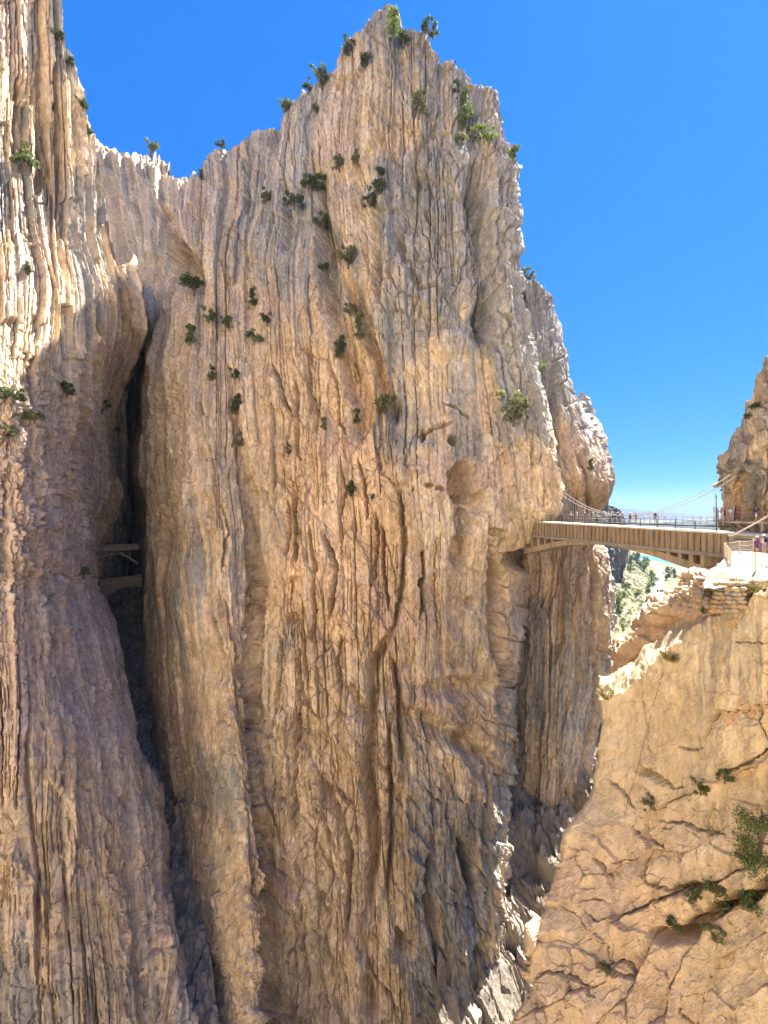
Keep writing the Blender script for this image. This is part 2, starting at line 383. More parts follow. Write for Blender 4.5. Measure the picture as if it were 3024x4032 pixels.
# ---- the main massif
MC = [
 (500, [(560, 385, 145), (1000, 470, 142), (1280, 520, 150), (1450, 486, 215), (2000, 482, 232), (2300, 480, 232), (4350, 540, 170)]),
 (520, [(560, 385, 142), (1000, 470, 132), (1300, 552, 122), (2000, 548, 116), (2300, 538, 113), (4350, 570, 108)]),
 (560, [(585, 500, 136), (1000, 560, 122), (1220, 600, 112), (1330, 610, 108), (1700, 590, 106), (2300, 560, 104), (2700, 565, 100), (3200, 620, 88), (4350, 740, 62)]),
 (640, [(690, 690, 128), (1000, 690, 112), (1240, 670, 102), (1400, 640, 98), (1800, 620, 95), (2300, 610, 92), (2700, 645, 84), (3200, 705, 77), (4350, 800, 54)]),
 (740, [(690, 790, 120), (1000, 760, 104), (1240, 740, 92), (1600, 720, 84), (2000, 715, 78), (2400, 750, 72), (3200, 830, 66), (4350, 900, 51)]),
 (850, [(600, 840, 118), (1000, 810, 102), (1400, 820, 86), (1800, 835, 76), (2300, 870, 69), (3200, 960, 60), (4350, 1020, 50)]),
 (940, [(530, 940, 114), (1000, 895, 102), (1500, 905, 86), (1900, 935, 78), (2300, 950, 72), (3200, 1030, 61), (4350, 1080, 53)]),
 (1000, [(490, 1010, 112), (1000, 950, 101), (1500, 955, 86.5), (1900, 985, 80), (2300, 1010, 74.5), (2900, 1000, 68.5), (3200, 1045, 64.5), (4350, 1110, 57.5)]),
 (1070, [(440, 1100, 109), (1000, 1030, 97), (1500, 1045, 85), (1900, 1055, 77), (2300, 1075, 71), (3200, 1100, 65), (4350, 1170, 59)]),
 (1200, [(345, 1215, 106), (1000, 1160, 94), (1500, 1190, 82), (1900, 1200, 75), (2300, 1210, 70), (3200, 1240, 63.5), (4350, 1300, 58)]),
 (1350, [(190, 1345, 102), (700, 1330, 95), (1300, 1335, 82), (1900, 1350, 73), (2300, 1360, 69), (3200, 1400, 62.5), (4350, 1460, 57)]),
 (1440, [(122, 1430, 98), (700, 1430, 91), (1300, 1435, 81), (1900, 1450, 72), (2300, 1460, 68.5), (3200, 1500, 62), (4350, 1560, 57)]),
 (1500, [(36, 1482, 96), (700, 1490, 88), (1300, 1500, 79.5), (1900, 1515, 71.5), (2300, 1520, 68), (3200, 1560, 62), (4350, 1620, 57)]),
 (1540, [(26, 1560, 94.5), (700, 1520, 87), (1300, 1530, 79), (1900, 1545, 71), (2300, 1550, 68), (3200, 1590, 62), (4350, 1650, 57)]),
 (1600, [(84, 1604, 93), (700, 1600, 85), (1300, 1610, 77), (1900, 1635, 70), (2300, 1640, 68), (3200, 1670, 63), (4350, 1730, 59)]),
 (1700, [(150, 1700, 92), (700, 1710, 83), (1300, 1720, 75.5), (1900, 1760, 69.5), (2300, 1760, 69), (3200, 1790, 64), (4350, 1830, 60)]),
 (1800, [(222, 1800, 92), (700, 1800, 83), (1300, 1840, 76), (1900, 1880, 70.5), (2150, 1880, 70), (2300, 1870, 72), (2800, 1860, 69), (3200, 1870, 65), (4350, 1890, 61)]),
 (1880, [(300, 1880, 92), (700, 1890, 84), (1300, 1920, 77), (1700, 1990, 72), (2040, 2030, 71), (2120, 2010, 73), (2300, 1960, 75), (2900, 1930, 70), (3300, 1940, 66), (4350, 1930, 62)]),
 (1950, [(420, 1938, 93), (700, 1985, 86), (1050, 2000, 81.5), (1300, 2030, 77.5), (1600, 2100, 73.5), (2000, 2140, 71.5), (2110, 2085, 76), (2300, 2030, 79), (2900, 1980, 73), (3400, 1960, 68), (4350, 1950, 64)]),
 (2000, [(590, 2012, 92), (760, 2026, 87), (1050, 2042, 84), (1300, 2090, 80), (1600, 2150, 75.5), (1900, 2205, 73), (2010, 2208, 74), (2110, 2120, 82), (2300, 2060, 86), (2900, 2000, 80), (4350, 1970, 72)]),
 (2040, [(640, 2020, 120), (1050, 2046, 108), (1300, 2094, 104), (1600, 2152, 100), (1900, 2200, 96), (2010, 2200, 96), (2110, 2110, 104), (2300, 2060, 106), (2900, 2000, 105), (4350, 1970, 100)]),
]
M = sheet(MC, 640, 1130, ncap=22, cap=60, capdrop=-0.5)  # cap rises unseen behind the crest to cast shade on the left cliff
x, y = M['px'], M['py']
upper = 1 - sst(1150, 1500, y + 120 * fbm(x / 300, y / 300, 2, 3)); right = sst(1350, 1600, x)
lower = sst(2500, 2900, y)
smoothC = box2(x, y, 1050, 1560, 1330, 2560, 90)                     # pale plates with curved joints
smoothE = box2(x, y, 1600, 1960, 1900, 2620, 90)                     # tawny wall below the caves
flank = box2(x, y, 540, 900, 2200, 4400, 90) * (1 - sst(900, 960, x - 0.1 * (y - 2300)))
finsL = box2(x, y, 380, 1250, 400, 1700, 120)
smoothG = box2(x, y, 1500, 1900, 1250, 1800, 90)                     # grey slab with streaks
d, I = strata(M, 100,
    big=0.85 - 0.45 * smoothE - 0.5 * flank, spall=0.50 + 0.2 * upper + 0.1 * smoothC - 0.2 * smoothE - 0.25 * flank,
    mid=np.maximum(0.1, 0.34 - 0.12 * lower + 0.4 * upper + 0.5 * finsL - 0.2 * smoothC - 0.2 * smoothE - 0.1 * flank - 0.25 * smoothG),
    thin=np.maximum(0.1, 0.40 - 0.15 * lower + 0.4 * upper + 0.6 * finsL - 0.25 * smoothC - 0.25 * smoothE - 0.1 * flank - 0.25 * smoothG),
    lump=0.9 + 0.7 * upper * right - 0.3 * smoothC - 0.3 * flank - 0.2 * smoothG,
    crack=0.8 + 0.2 * smoothC - 0.35 * smoothE - 0.5 * flank - 0.3 * lower)
# slanting broken planes of the lower wall
xd, yd = 0.88 * x - 0.42 * y + 24 * fbm(x / 80, y / 110, 3, 57), 0.42 * x + 0.88 * y + 24 * fbm(x / 90, y / 90, 3, 58)
gD, pD, qD = facets(xd, yd * 0.30, 74, 56, 1.6, 1.2); gE, pE, qE = facets(xd, yd * 0.45, 30, 59, 1.5, 1.3)
wl = np.clip(lower + 0.45 * smoothC + 0.3 * smoothE, 0, 1) * (1 - 0.5 * flank)
d = d + wl * (0.95 * gD - 0.9 * (qD > 0.6) * np.exp(-(pD / 2.4) ** 2) + 0.34 * gE - 0.3 * (qE > 0.7) * np.exp(-(pE / 2.0) ** 2))
# big knobs and blocks of the weathered top right and of the recess under the bridge
pe, pid = plates(x + 30 * fbm(x / 60, y / 60, 2, 8), y * 0.55, 62, 51)
blk = np.clip(upper * right * 1.1 + box2(x, y, 1950, 2260, 2080, 2900, 40) + 0.35 * box2(x, y, 1900, 2260, 1250, 2100, 60), 0, 1.2)
d = d + blk * (1.3 * (pid - 0.5) * sst(0, 6, pe) - 0.7 * np.exp(-(pe / 3.2) ** 2) + 0.35 * np.sqrt(np.clip(pe / 22, 0, 1)))
# hand-placed gullies, joints and overhangs
GR = [
 ([(905, 1440), (920, 1590), (950, 1750), (985, 1970), (1012, 2280), (1000, 2550), (990, 2900), (1025, 3190), (1078, 3650), (1108, 4100), (1115, 4300)], 13, 1.9, 4),
 ([(1258, 784), (1276, 1020), (1312, 1200), (1385, 1440), (1440, 1604), (1404, 1720)], 24, 3.6, 10),
 ([(1367, 1075), (1440, 1240), (1513, 1513), (1550, 1630)], 16, 3.2, 4),
 ([(1073, 1419), (1099, 1485), (1139, 1611), (1119, 1740)], 7, 2.0, 1), ([(1159, 1478), (1162, 1571), (1168, 1664), (1157, 1710), (1188, 1830)], 7, 2.0, 1),
 ([(1200, 1330), (1206, 1359), (1219, 1518), (1249, 1611), (1252, 1700)], 6, 1.6, 1), ([(1290, 1400), (1320, 1500), (1330, 1640), (1370, 1700)], 6, 1.4, 1),
 ([(1133, 1960), (1136, 2082), (1119, 2165)], 6, 1.8, 1), ([(1156, 1930), (1159, 2062), (1162, 2190)], 6, 1.8, 1), ([(1190, 1950), (1180, 2060), (1196, 2200)], 5, 1.4, 0),
 ([(1272, 2070), (1305, 2155), (1318, 2234), (1312, 2327), (1300, 2420)], 7, 2.2, 1), ([(1222, 2050), (1239, 2195), (1236, 2420), (1225, 2500)], 6, 1.6, 1),
 ([(1477, 2000), (1477, 2128), (1465, 2290)], 6, 1.5, 1), ([(1497, 2040), (1504, 2234), (1532, 2390)], 6, 1.5, 1), ([(1570, 1890), (1587, 2062), (1592, 2181), (1580, 2300), (1555, 2480)], 8, 2.2, 2),
 ([(1663, 2150), (1668, 2261), (1660, 2420)], 6, 1.6, 1), ([(1720, 2100), (1716, 2260), (1730, 2500)], 4, 0.9, 0), ([(1400, 1780), (1430, 1880), (1440, 2020)], 6, 1.6, 1), ([(1340, 1830), (1352, 1930), (1330, 2040)], 5, 1.3, 1),
 ([(1548, 2470), (1478, 2580), (1464, 2604), (1470, 2698), (1454, 2995), (1470, 3184), (1484, 3309), (1462, 3442), (1452, 3600)], 14, 3.0, 4),
 ([(1540, 2560), (1575, 2700), (1582, 2776), (1580, 2870), (1605, 3010)], 11, 2.2, 2), ([(1168, 2540), (1174, 2768), (1157, 2964), (1157, 3290)], 8, 1.7, 2),
 ([(1533, 2800), (1541, 3074), (1538, 3380), (1520, 3500)], 9, 1.8, 2), ([(1262, 3040), (1310, 3150), (1368, 3293), (1400, 3380)], 12, 1.7, 2), ([(1380, 2680), (1410, 2750), (1450, 2830)], 16, 2.0, 4),
 ([(1230, 3120), (1290, 3260), (1350, 3390)], 8, 1.2, 1), ([(1380, 3280), (1375, 3500), (1360, 3680)], 8, 1.6, 1), ([(1825, 3300), (1850, 3420), (1890, 3560)], 16, 2.2, 4), ([(1690, 3330), (1700, 3560), (1740, 3800), (1760, 3900)], 12, 1.8, 3),
 ([(1570, 3660), (1575, 3720), (1595, 3750)], 12, 2.2, 4), ([(1340, 2480), (1330, 2600), (1345, 2720)], 6, 1.2, 1), ([(1100, 2500), (1098, 2700), (1080, 2900)], 6, 1.0, 1), ([(1210, 2600), (1214, 2780)], 6, 1.0, 1),
 ([(1440, 3820), (1460, 3920), (1480, 4010)], 16, 1.8, 3), ([(1900, 3700), (1880, 3850), (1890, 4032)], 16, 2.0, 6),
 ([(880, 1960), (905, 2080), (890, 2170), (870, 2230)], 7, 1.8, 1), ([(820, 1740), (835, 1900), (850, 2060)], 6, 1.4, 1), ([(780, 1560), (800, 1720)], 6, 1.3, 1), ([(740, 1700), (745, 1900), (760, 2080)], 5, 1.2, 1),
 ([(700, 1500), (690, 1700)], 5, 1.1, 1), ([(850, 2300), (880, 2480), (930, 2640), (945, 2800)], 8, 1.6, 2), ([(900, 2350), (925, 2500), (960, 2640)], 6, 1.4, 1), ([(800, 2280), (850, 2500), (900, 2760), (930, 2960)], 6, 1.0, 1),
 ([(1640, 620), (1620, 760), (1600, 900)], 22, 2.4, 6), ([(1870, 640), (1880, 760), (1905, 960), (1920, 1130), (1905, 1300)], 20, 3.6, 8), ([(1560, 880), (1590, 1000), (1650, 1090)], 12, 1.8, 2),
 ([(1240, 640), (1270, 760), (1250, 900)], 14, 1.8, 3), ([(1120, 700), (1140, 860), (1120, 980)], 14, 1.8, 3), ([(1480, 760), (1470, 900), (1490, 1060), (1500, 1180)], 12, 1.8, 3),
 ([(690, 920), (760, 1060), (790, 1130)], 22, 3.0, 6), ([(640, 800), (690, 930)], 14, 2.0, 4), ([(940, 560), (950, 700), (960, 820)], 10, 1.8, 2),
 ([(1940, 2120), (1960, 2300), (1950, 2500), (1985, 2680), (1960, 2800)], 12, 2.2, 3), ([(2110, 2150), (2120, 2400), (2090, 2640), (2060, 2800)], 14, 2.6, 4),
 ([(1570, 2790), (1680, 2830), (1800, 2900), (1930, 2960)], 26, 1.8, 8), ([(1640, 1700), (1700, 1660), (1790, 1640)], 6, 1.0, 1), ([(1740, 1560), (1800, 1580), (1860, 1620)], 5, 0.9, 0),
]
d = d - 1.5 * box2(x, y, 380, 640, 1950, 2520, 110)
xw = x + 9 * fbm(x / 34, y / 34, 3, 61) + 3 * fbm(x / 9, y / 9, 2, 63); yw = y + 9 * fbm(x / 34, y / 34, 3, 62)
for pts, wd, dep, flt in GR: d = groove(d, xw, yw, pts, wd * (0.8 if wd < 10 else 1.1), dep * 1.5, flt)
for cx, cy_, rx, ry, dep in [(1832, 1880, 46, 70, 4.5), (1880, 1960, 46, 42, 2.6), (1840, 2030, 36, 44, 3.0), (1822, 2150, 30, 60, 2.8), (1960, 2290, 26, 56, 2.4), (1665, 1690, 9, 26, 2.0), (1790, 1705, 15, 15, 2.0),
                            (1690, 1890, 16, 9, 1.5), (1740, 1905, 18, 8, 1.4), (1960, 2080, 22, 16, 1.4), (1860, 2360, 20, 20, 1.5), (1660, 2275, 12, 14, 1.3), (960, 2620, 18, 40, 2.2), (970, 2700, 14, 26, 1.8), (1150, 2420, 26, 20, 1.6),
                            (1810, 2700, 120, 40, 1.6), (1290, 920, 40, 60, 2.2), (700, 1010, 30, 110, 3.0), (2060, 2190, 60, 40, 3.5), (1640, 1830, 26, 14, -1.6), (1575, 1850, 24, 50, -1.6), (1860, 1130, 60, 60, -1.8), (1760, 1330, 90, 50, -1.5)]:
    d = d - dep * (1.5 if dep > 0 else 1) * np.exp(-(((xw - cx) / (1.15 * rx)) ** 2 + ((yw - cy_) / (1.15 * ry)) ** 2) ** 2.6)
grey = 0.78 * upper * (0.3 + 0.7 * right) + 0.62 * smoothG + 0.5 * box2(x, y, 1960, 2300, 1050, 1700, 60) + 0.35 * blob(x, y, 1750, 2880, 170, 110) + 0.5 * blob(x, y, 700, 2350, 160, 240) + 0.35 * box2(x, y, 1050, 1400, 700, 1150, 80) + 0.3 * box2(x, y, 1500, 1950, 3100, 4100, 120) + 0.30 * box2(x, y, 700, 1000, 2900, 4300, 90)
warm = np.clip(0.35 + 0.75 * smoothE + 0.5 * box2(x, y, 1580, 2260, 1750, 2900, 90) + 0.3 * lower + 0.3 * finsL, 0, 1.2)
tint = tintmap(M, I, 100, grey, warm, dark=0.16 * smoothG + 0.16 * upper * right)
tint = mix3(tint, tint * rgb(1.08, 1.0, 0.92), smoothC * 0.8)
dz = crest(M, I, 1.15, 71, 0.03) * (0.35 + 0.65 * sst(40, 240, np.abs(x - 1540))) - 0.8
main_cliff, PM = finish('main_cliff', M, d, tint, 'towering tan and grey limestone cliff with upright bedding, its peak under the sky', dz)

# ---- the second buttress, behind the bridge
NC = [
 (0, [(1040, 1990, 118), (1600, 1990, 112), (2100, 1980, 108), (2900, 1960, 100), (4350, 1900, 92)]),
 (70, [(1065, 2056, 97), (1300, 2080, 91), (1600, 2090, 87), (1900, 2110, 84), (2100, 2110, 96), (2900, 2080, 92), (4350, 2000, 84)]),
 (140, [(1130, 2125, 96), (1400, 2140, 90), (1700, 2170, 86), (1900, 2200, 85), (2010, 2215, 88), (2080, 2200, 98), (2400, 2170, 93), (2900, 2150, 90), (4350, 2080, 80)]),
 (220, [(1250, 2196, 97), (1480, 2215, 91), (1700, 2250, 87), (1900, 2275, 86), (1990, 2280, 88), (2050, 2262, 98), (2200, 2260, 95), (2500, 2260, 91), (2900, 2230, 88), (4350, 2150, 78)]),
 (300, [(1480, 2226, 99), (1600, 2280, 94), (1800, 2330, 89), (1950, 2345, 88), (2000, 2330, 91), (2050, 2290, 99), (2150, 2330, 96), (2400, 2350, 92), (2900, 2290, 90), (4350, 2200, 80)]),
 (350, [(1560, 2286, 106), (1750, 2364, 96), (1900, 2384, 92), (1965, 2388, 92), (2010, 2360, 97), (2050, 2310, 103), (2130, 2360, 100), (2200, 2398, 97), (2350, 2420, 95), (2700, 2405, 93), (2900, 2330, 92), (4350, 2230, 82)]),
 (375, [(1560, 2280, 122), (1750, 2360, 116), (1900, 2378, 112), (1965, 2380, 112), (2010, 2352, 116), (2050, 2300, 120), (2130, 2350, 118), (2200, 2388, 116), (2350, 2408, 115), (2700, 2395, 114), (2900, 2320, 112), (4350, 2220, 104)]),
]
NS = sheet(NC, 190, 560, sm=4)
x, y = NS['px'], NS['py']
ov = blob(x, y, 2300, 1850, 130, 140, 4)
under = sst(2060, 2130, y)
d, I = strata(NS, 300, big=0.6, mid=0.5 - 0.2 * ov - 0.3 * under, thin=0.6 - 0.2 * ov - 0.35 * under, lump=1.1, crack=0.8 - 0.5 * under, spall=0.6 + 0.35 * under, Ws=(120, 46, 18), Ls=(700, 300, 150))
pe, pid = plates(x + 20 * fbm(x / 50, y / 50, 2, 9), y * 0.7, 70, 52)
d = d + (1 - sst(1750, 1850, y)) * (1.2 * (pid - 0.5) * sst(0, 7, pe) - 0.7 * np.exp(-(pe / 3) ** 2)) * 0.8
xw = x + 8 * fbm(x / 30, y / 30, 3, 64); yw = y + 8 * fbm(x / 30, y / 30, 3, 65)
for pts, wd, dep, flt in [([(2215, 2230), (2210, 2500), (2170, 2620)], 12, 2.2, 3), ([(2330, 2250), (2350, 2450), (2330, 2600), (2345, 2760)], 10, 2.2, 2), ([(2150, 1500), (2200, 1700), (2240, 1860)], 14, 2.0, 3), ([(2250, 1640), (2270, 1800), (2310, 1900)], 9, 1.6, 2),
                          ([(2270, 2260), (2290, 2420), (2270, 2540)], 8, 1.4, 2)]:
    d = groove(d, xw, yw, pts, wd, dep, flt)
grey = 0.4 * (1 - sst(1650, 1800, y)) + 0.1
tint = tintmap(NS, I, 300, grey, np.clip(sst(1780, 1900, y) * 1.1, 0, 1.1))
tint = mix3(tint, OCHRE * 0.95, box2(x, y, 2230, 2420, 1880, 2040, 30) * 0.5)
second_cliff, PN = finish('second_cliff', NS, d, tint, 'bulging limestone buttress behind the left end of the bridge', crest(NS, I, 1.8, 72, 0.04))

# ---- the ridge closing the cleft behind
BC = [(0, [(520, 180, 175), (1000, 200, 165), (3200, 220, 150)]), (150, [(545, 330, 172), (900, 350, 165), (1200, 360, 165), (1340, 370, 245), (3200, 380, 240)]), (230, [(570, 440, 170), (900, 450, 162), (1200, 455, 160), (1340, 455, 245), (3200, 460, 240)]),
      (300, [(590, 530, 166), (900, 530, 158), (1200, 540, 156), (1340, 540, 245), (3200, 540, 240)]), (380, [(596, 612, 165), (690, 615, 160), (1000, 620, 152), (1200, 640, 152), (1340, 640, 245), (3200, 640, 240)]), (420, [(650, 660, 166), (900, 665, 156), (3200, 690, 140)]), (560, [(720, 800, 170), (1000, 800, 160), (3200, 800, 145)]), (640, [(780, 1000, 150), (3200, 1000, 140)]), (720, [(700, 1500, 146), (3200, 1500, 140)])]  # last columns added unseen behind the massif to keep sun out of the cleft
B = sheet(BC, 210, 330, sm=4, cap=90)
x, y = B['px'], B['py']
d, I = strata(B, 400, big=1.0, mid=1.3, thin=1.3, lump=1.8, crack=1.0, Ws=(90, 30, 12), Ls=(400, 180, 90))
tint = tintmap(B, I, 400, 0.45 * (1 - sst(700, 800, y)) + 0.35 * sst(1250, 1500, y), np.full_like(x, 0.8))
back_ridge, PB = finish('back_ridge', B, d * 1.3, tint, 'fluted ochre ridge closing the narrow cleft behind the left cliff', crest(B, I, 1.1, 73, 0.06))

# ---- the left cliff
LC = [
 (-160, [(-500, -260, 52), (1500, -240, 51), (2300, -250, 53), (4350, -260, 45)]),
 (-20, [(-420, -60, 59), (700, -20, 60), (1100, -20, 57), (1600, -30, 51), (2300, -20, 52), (3200, -10, 48.5), (4350, 0, 44)]),
 (60, [(-300, 60, 61.5), (600, 60, 62.5), (1000, 90, 60.5), (1350, 70, 57), (1650, 60, 53), (2300, 70, 55), (3200, 110, 49.5), (4350, 190, 44.5)]),
 (140, [(-180, 130, 63.5), (700, 130, 65), (1150, 190, 63), (1400, 170, 60), (1700, 150, 57), (2300, 160, 59.5), (3200, 220, 51), (4350, 330, 45)]),
 (210, [(-90, 200, 66), (500, 215, 67.5), (1000, 240, 66), (1350, 250, 64), (1650, 230, 62), (2300, 240, 66), (3200, 310, 53), (4350, 440, 45.5)]),
 (262, [(30, 246, 68), (300, 270, 69), (1000, 300, 68.5), (1400, 310, 67.5), (1560, 290, 66), (2000, 300, 74), (2300, 300, 74), (3200, 380, 55.5), (4350, 530, 46)]),
 (310, [(270, 292, 70.5), (700, 320, 71), (1300, 350, 71.5), (1500, 345, 74), (1900, 350, 82), (2300, 348, 82), (3000, 420, 62), (3300, 460, 57), (4350, 610, 47)]),
 (345, [(470, 345, 73), (800, 362, 74), (1300, 388, 75.5), (1450, 385, 80), (1900, 390, 90), (2300, 380, 90), (2700, 420, 76), (3000, 455, 68), (3300, 500, 60), (4350, 660, 48)]),
 (372, [(690, 384, 76), (1000, 398, 77.5), (1350, 410, 80), (1450, 415, 86), (1900, 425, 96), (2130, 400, 97), (2300, 398, 96), (2700, 442, 80), (3000, 470, 70), (3060, 510, 68), (3300, 540, 62), (3700, 610, 54), (4350, 715, 48.5)]),
 (400, [(880, 412, 81), (1060, 440, 82.5), (1320, 470, 86), (1430, 455, 92), (1560, 445, 97), (1750, 432, 102), (1950, 460, 103), (2010, 468, 103), (2130, 414, 104), (2300, 408, 102), (2500, 428, 93), (2700, 456, 84), (3000, 480, 73), (3050, 560, 70), (3300, 580, 65), (3700, 650, 56), (4032, 720, 51), (4350, 770, 49)]),
 (430, [(1040, 500, 88), (1200, 540, 89), (1310, 560, 91), (1400, 530, 97), (1560, 478, 104), (1750, 440, 110), (1950, 466, 112), (2010, 474, 112), (2130, 420, 114), (2300, 410, 113), (2500, 430, 105), (2700, 458, 96), (3000, 482, 85), (3050, 562, 82), (3300, 584, 75), (3700, 654, 66), (4032, 724, 60), (4350, 775, 57)]),
 (470, [(1160, 575, 100), (1240, 612, 99), (1295, 618, 99), (1340, 600, 104), (1420, 545, 112), (1560, 490, 122), (1750, 445, 128), (2010, 474, 130), (2130, 420, 132), (2300, 405, 132), (2700, 450, 118), (3050, 540, 108), (3700, 640, 88), (4350, 765, 76)]),
 (490, [(1190, 600, 118), (1295, 612, 118), (1420, 470, 180), (1750, 432, 232), (2300, 425, 232), (3050, 500, 190), (4350, 740, 130)]),
]
LS = sheet(LC, 350, 960, sm=5, cap=60, su=[60, 80, 80, 80, 60, 50, 45, 40, 45, 50, 45, 20])
x, y = LS['px'], LS['py']
top = 1 - sst(1250, 1450, y + 40 * fbm(x / 90, y / 90, 2, 13)); low = sst(2500, 3000, y)
midL = box2(x, y, -200, 700, 1430, 2600, 130)
d, I = strata(LS, 500, big=0.55 + 0.8 * top, mid=0.42 + 1.0 * top, thin=0.75 + 0.3 * top, lump=0.22 - 0.08 * top, crack=1.0 - 0.2 * low, Ws=(74, 31, 11), Ls=(2600, 560, 120), wob=0.10, spall=0.5 - 0.34 * top + 0.25 * midL, even=0.45 + 0.55 * top)
rub = box2(x, y, -100, 430, 1500, 2350, 110)
pe, pid = plates(x + 14 * fbm(x / 30, y / 30, 2, 19), y * 0.8, 26, 53)
d = d + rub * (0.9 * (pid - 0.5) * sst(0, 5, pe) - 0.35 * np.exp(-(pe / 2.6) ** 2))
xw = x + 6 * fbm(x / 30, y / 40, 3, 66); yw = y + 8 * fbm(x / 40, y / 40, 3, 67)
for pts, wd, dep, flt in [([(160, 330), (165, 560), (150, 760)], 10, 3.2, 5), ([(226, 250), (232, 560), (240, 900), (262, 1100)], 5, 3.0, 3), ([(285, 380), (292, 640), (298, 900), (312, 1050)], 6, 3.4, 3),
                          ([(70, 300), (60, 480), (80, 640)], 6, 2.4, 2), ([(110, 100), (112, 300), (120, 520)], 5, 2.2, 2), ([(205, 1000), (208, 1180), (212, 1330)], 5, 2.4, 2), ([(330, 700), (342, 900), (352, 1100)], 5, 2.2, 2),
                          ([(390, 840), (400, 1000), (405, 1200)], 7, 2.6, 2), ([(470, 1130), (480, 1280)], 5, 1.8, 1), ([(520, 1160), (530, 1290)], 5, 1.8, 1),
                          ([(90, 2420), (100, 2700), (95, 3000), (150, 3400), (180, 3800)], 5, 1.1, 1), ([(190, 2560), (200, 2850), (235, 3300), (270, 3700)], 5, 1.1, 1), ([(330, 2500), (340, 2800), (360, 3100), (400, 3500)], 5, 1.0, 1)]:
    d = groove(d, xw, yw, pts, wd, dep, flt)
# the slanting shelf in the sun and the overhang over the cleft
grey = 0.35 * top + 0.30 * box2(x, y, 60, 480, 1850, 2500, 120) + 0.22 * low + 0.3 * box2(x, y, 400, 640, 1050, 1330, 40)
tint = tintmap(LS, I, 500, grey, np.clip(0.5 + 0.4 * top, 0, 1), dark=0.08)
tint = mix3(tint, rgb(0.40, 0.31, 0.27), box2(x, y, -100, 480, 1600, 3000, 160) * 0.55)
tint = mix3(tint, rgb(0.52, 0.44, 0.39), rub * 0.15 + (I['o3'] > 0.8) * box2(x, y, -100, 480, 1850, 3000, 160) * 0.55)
d = d + 1.2 * low - 1.3 * top * (1 - sst(900, 1150, y)) - 1.5 * box2(x, y, 330, 640, 1980, 2380, 70) + 0.9 * box2(x, y, 330, 700, 2480, 3400, 90) - 1.0 * box2(x, y, 330, 640, 1500, 1980, 110)
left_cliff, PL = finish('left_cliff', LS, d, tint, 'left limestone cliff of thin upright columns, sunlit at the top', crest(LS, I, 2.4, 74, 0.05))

# ---- the near cliff on the right
RC = [
 (2200, [(2790, 2390, 66), (3200, 2360, 62), (3500, 2260, 58), (4500, 2060, 54)]),
 (2250, [(2775, 2352, 44), (2900, 2358, 43), (3150, 2328, 42), (3270, 2215, 40), (3330, 2190, 40), (3500, 2176, 38), (3680, 2080, 36), (3850, 2068, 35), (4032, 2016, 34), (4500, 1950, 32)]),
 (2270, [(2765, 2346, 36.5), (2900, 2350, 36), (3150, 2320, 35), (3270, 2206, 34), (3330, 2182, 34), (3500, 2170, 33), (3680, 2070, 31), (3850, 2060, 30.5), (4032, 2008, 29.5), (4500, 1940, 27)]),
 (2340, [(2735, 2410, 35), (2900, 2410, 34.5), (3150, 2390, 33.5), (3330, 2290, 32), (3500, 2270, 31.5), (3850, 2170, 29.5), (4500, 2060, 26)]),
 (2480, [(2665, 2520, 33), (3150, 2510, 31.5), (3500, 2450, 29.5), (4000, 2380, 27), (4500, 2300, 25)]),
 (2620, [(2570, 2640, 31), (3150, 2630, 29.5), (3500, 2600, 28), (4000, 2560, 26), (4500, 2500, 24)]),
 (2740, [(2452, 2752, 29), (3150, 2750, 27.8), (3500, 2740, 26.6), (4000, 2720, 25), (4500, 2690, 23.5)]),
 (2830, [(2420, 2840, 27), (3150, 2840, 26.5), (3500, 2835, 25.5), (4500, 2820, 22.5)]),
 (2920, [(2395, 2925, 25.8), (3150, 2925, 25.4), (3500, 2925, 24.5), (4500, 2920, 22)]),
 (2960, [(2330, 2962, 25.2), (3150, 2965, 24.8), (3500, 2965, 24), (4500, 2960, 21.5)]),
 (3160, [(2300, 3180, 23.5), (3150, 3180, 23), (4500, 3180, 20)]),
 (3400, [(2250, 3500, 21), (3150, 3500, 20.5), (4500, 3500, 18)]),
]
RS = sheet(RC, 400, 520, ncap=16, cap=3.6, capdrop=-0.2, sm=4, su=[24, 20, 70, 130, 130, 110, 80, 80, 40, 190, 120])
x, y = RS['px'], RS['py']
d = 0.55 * fbm(x / 260, y / 260, 4, 701) + 0.10 * fbm(x / 40, y / 50, 4, 702) + 0.035 * fbm(x / 9, y / 11, 2, 703)
xw = x + 14 * fbm(x / 60, y / 60, 3, 704) + 3 * fbm(x / 12, y / 12, 2, 706); yw = y + 14 * fbm(x / 60, y / 60, 3, 705) + 3 * fbm(x / 12, y / 12, 2, 707)
lowR = sst(3050, 3350, y - 0.25 * (2700 - x)) * (1 - 0.65 * sst(2620, 2780, x + 60 * fbm(x / 90, y / 90, 2, 3)))
ga, pe, pid = facets(xw * 0.9 + 0.35 * yw, yw * 0.9 - 0.25 * xw, 150, 708, 1.3, 1.3)
gb, pe2, pid2 = facets(xw * 0.8 + 0.5 * yw, yw * 0.9 - 0.3 * xw, 58, 709, 1.3, 1.3)
gc, pe3, pid3 = facets(xw, yw, 22, 730, 1.3, 1.3)
d = d + (0.3 + 0.7 * lowR) * 0.62 * ga - lowR * 0.34 * (pid > 0.3) * np.exp(-(pe / 3.0) ** 2)
d = d + (0.2 + 0.8 * lowR) * 0.17 * gb - lowR * 0.10 * (pid2 > 0.75) * np.exp(-(pe2 / 2.4) ** 2) + (0.3 + 0.7 * lowR) * 0.05 * gc
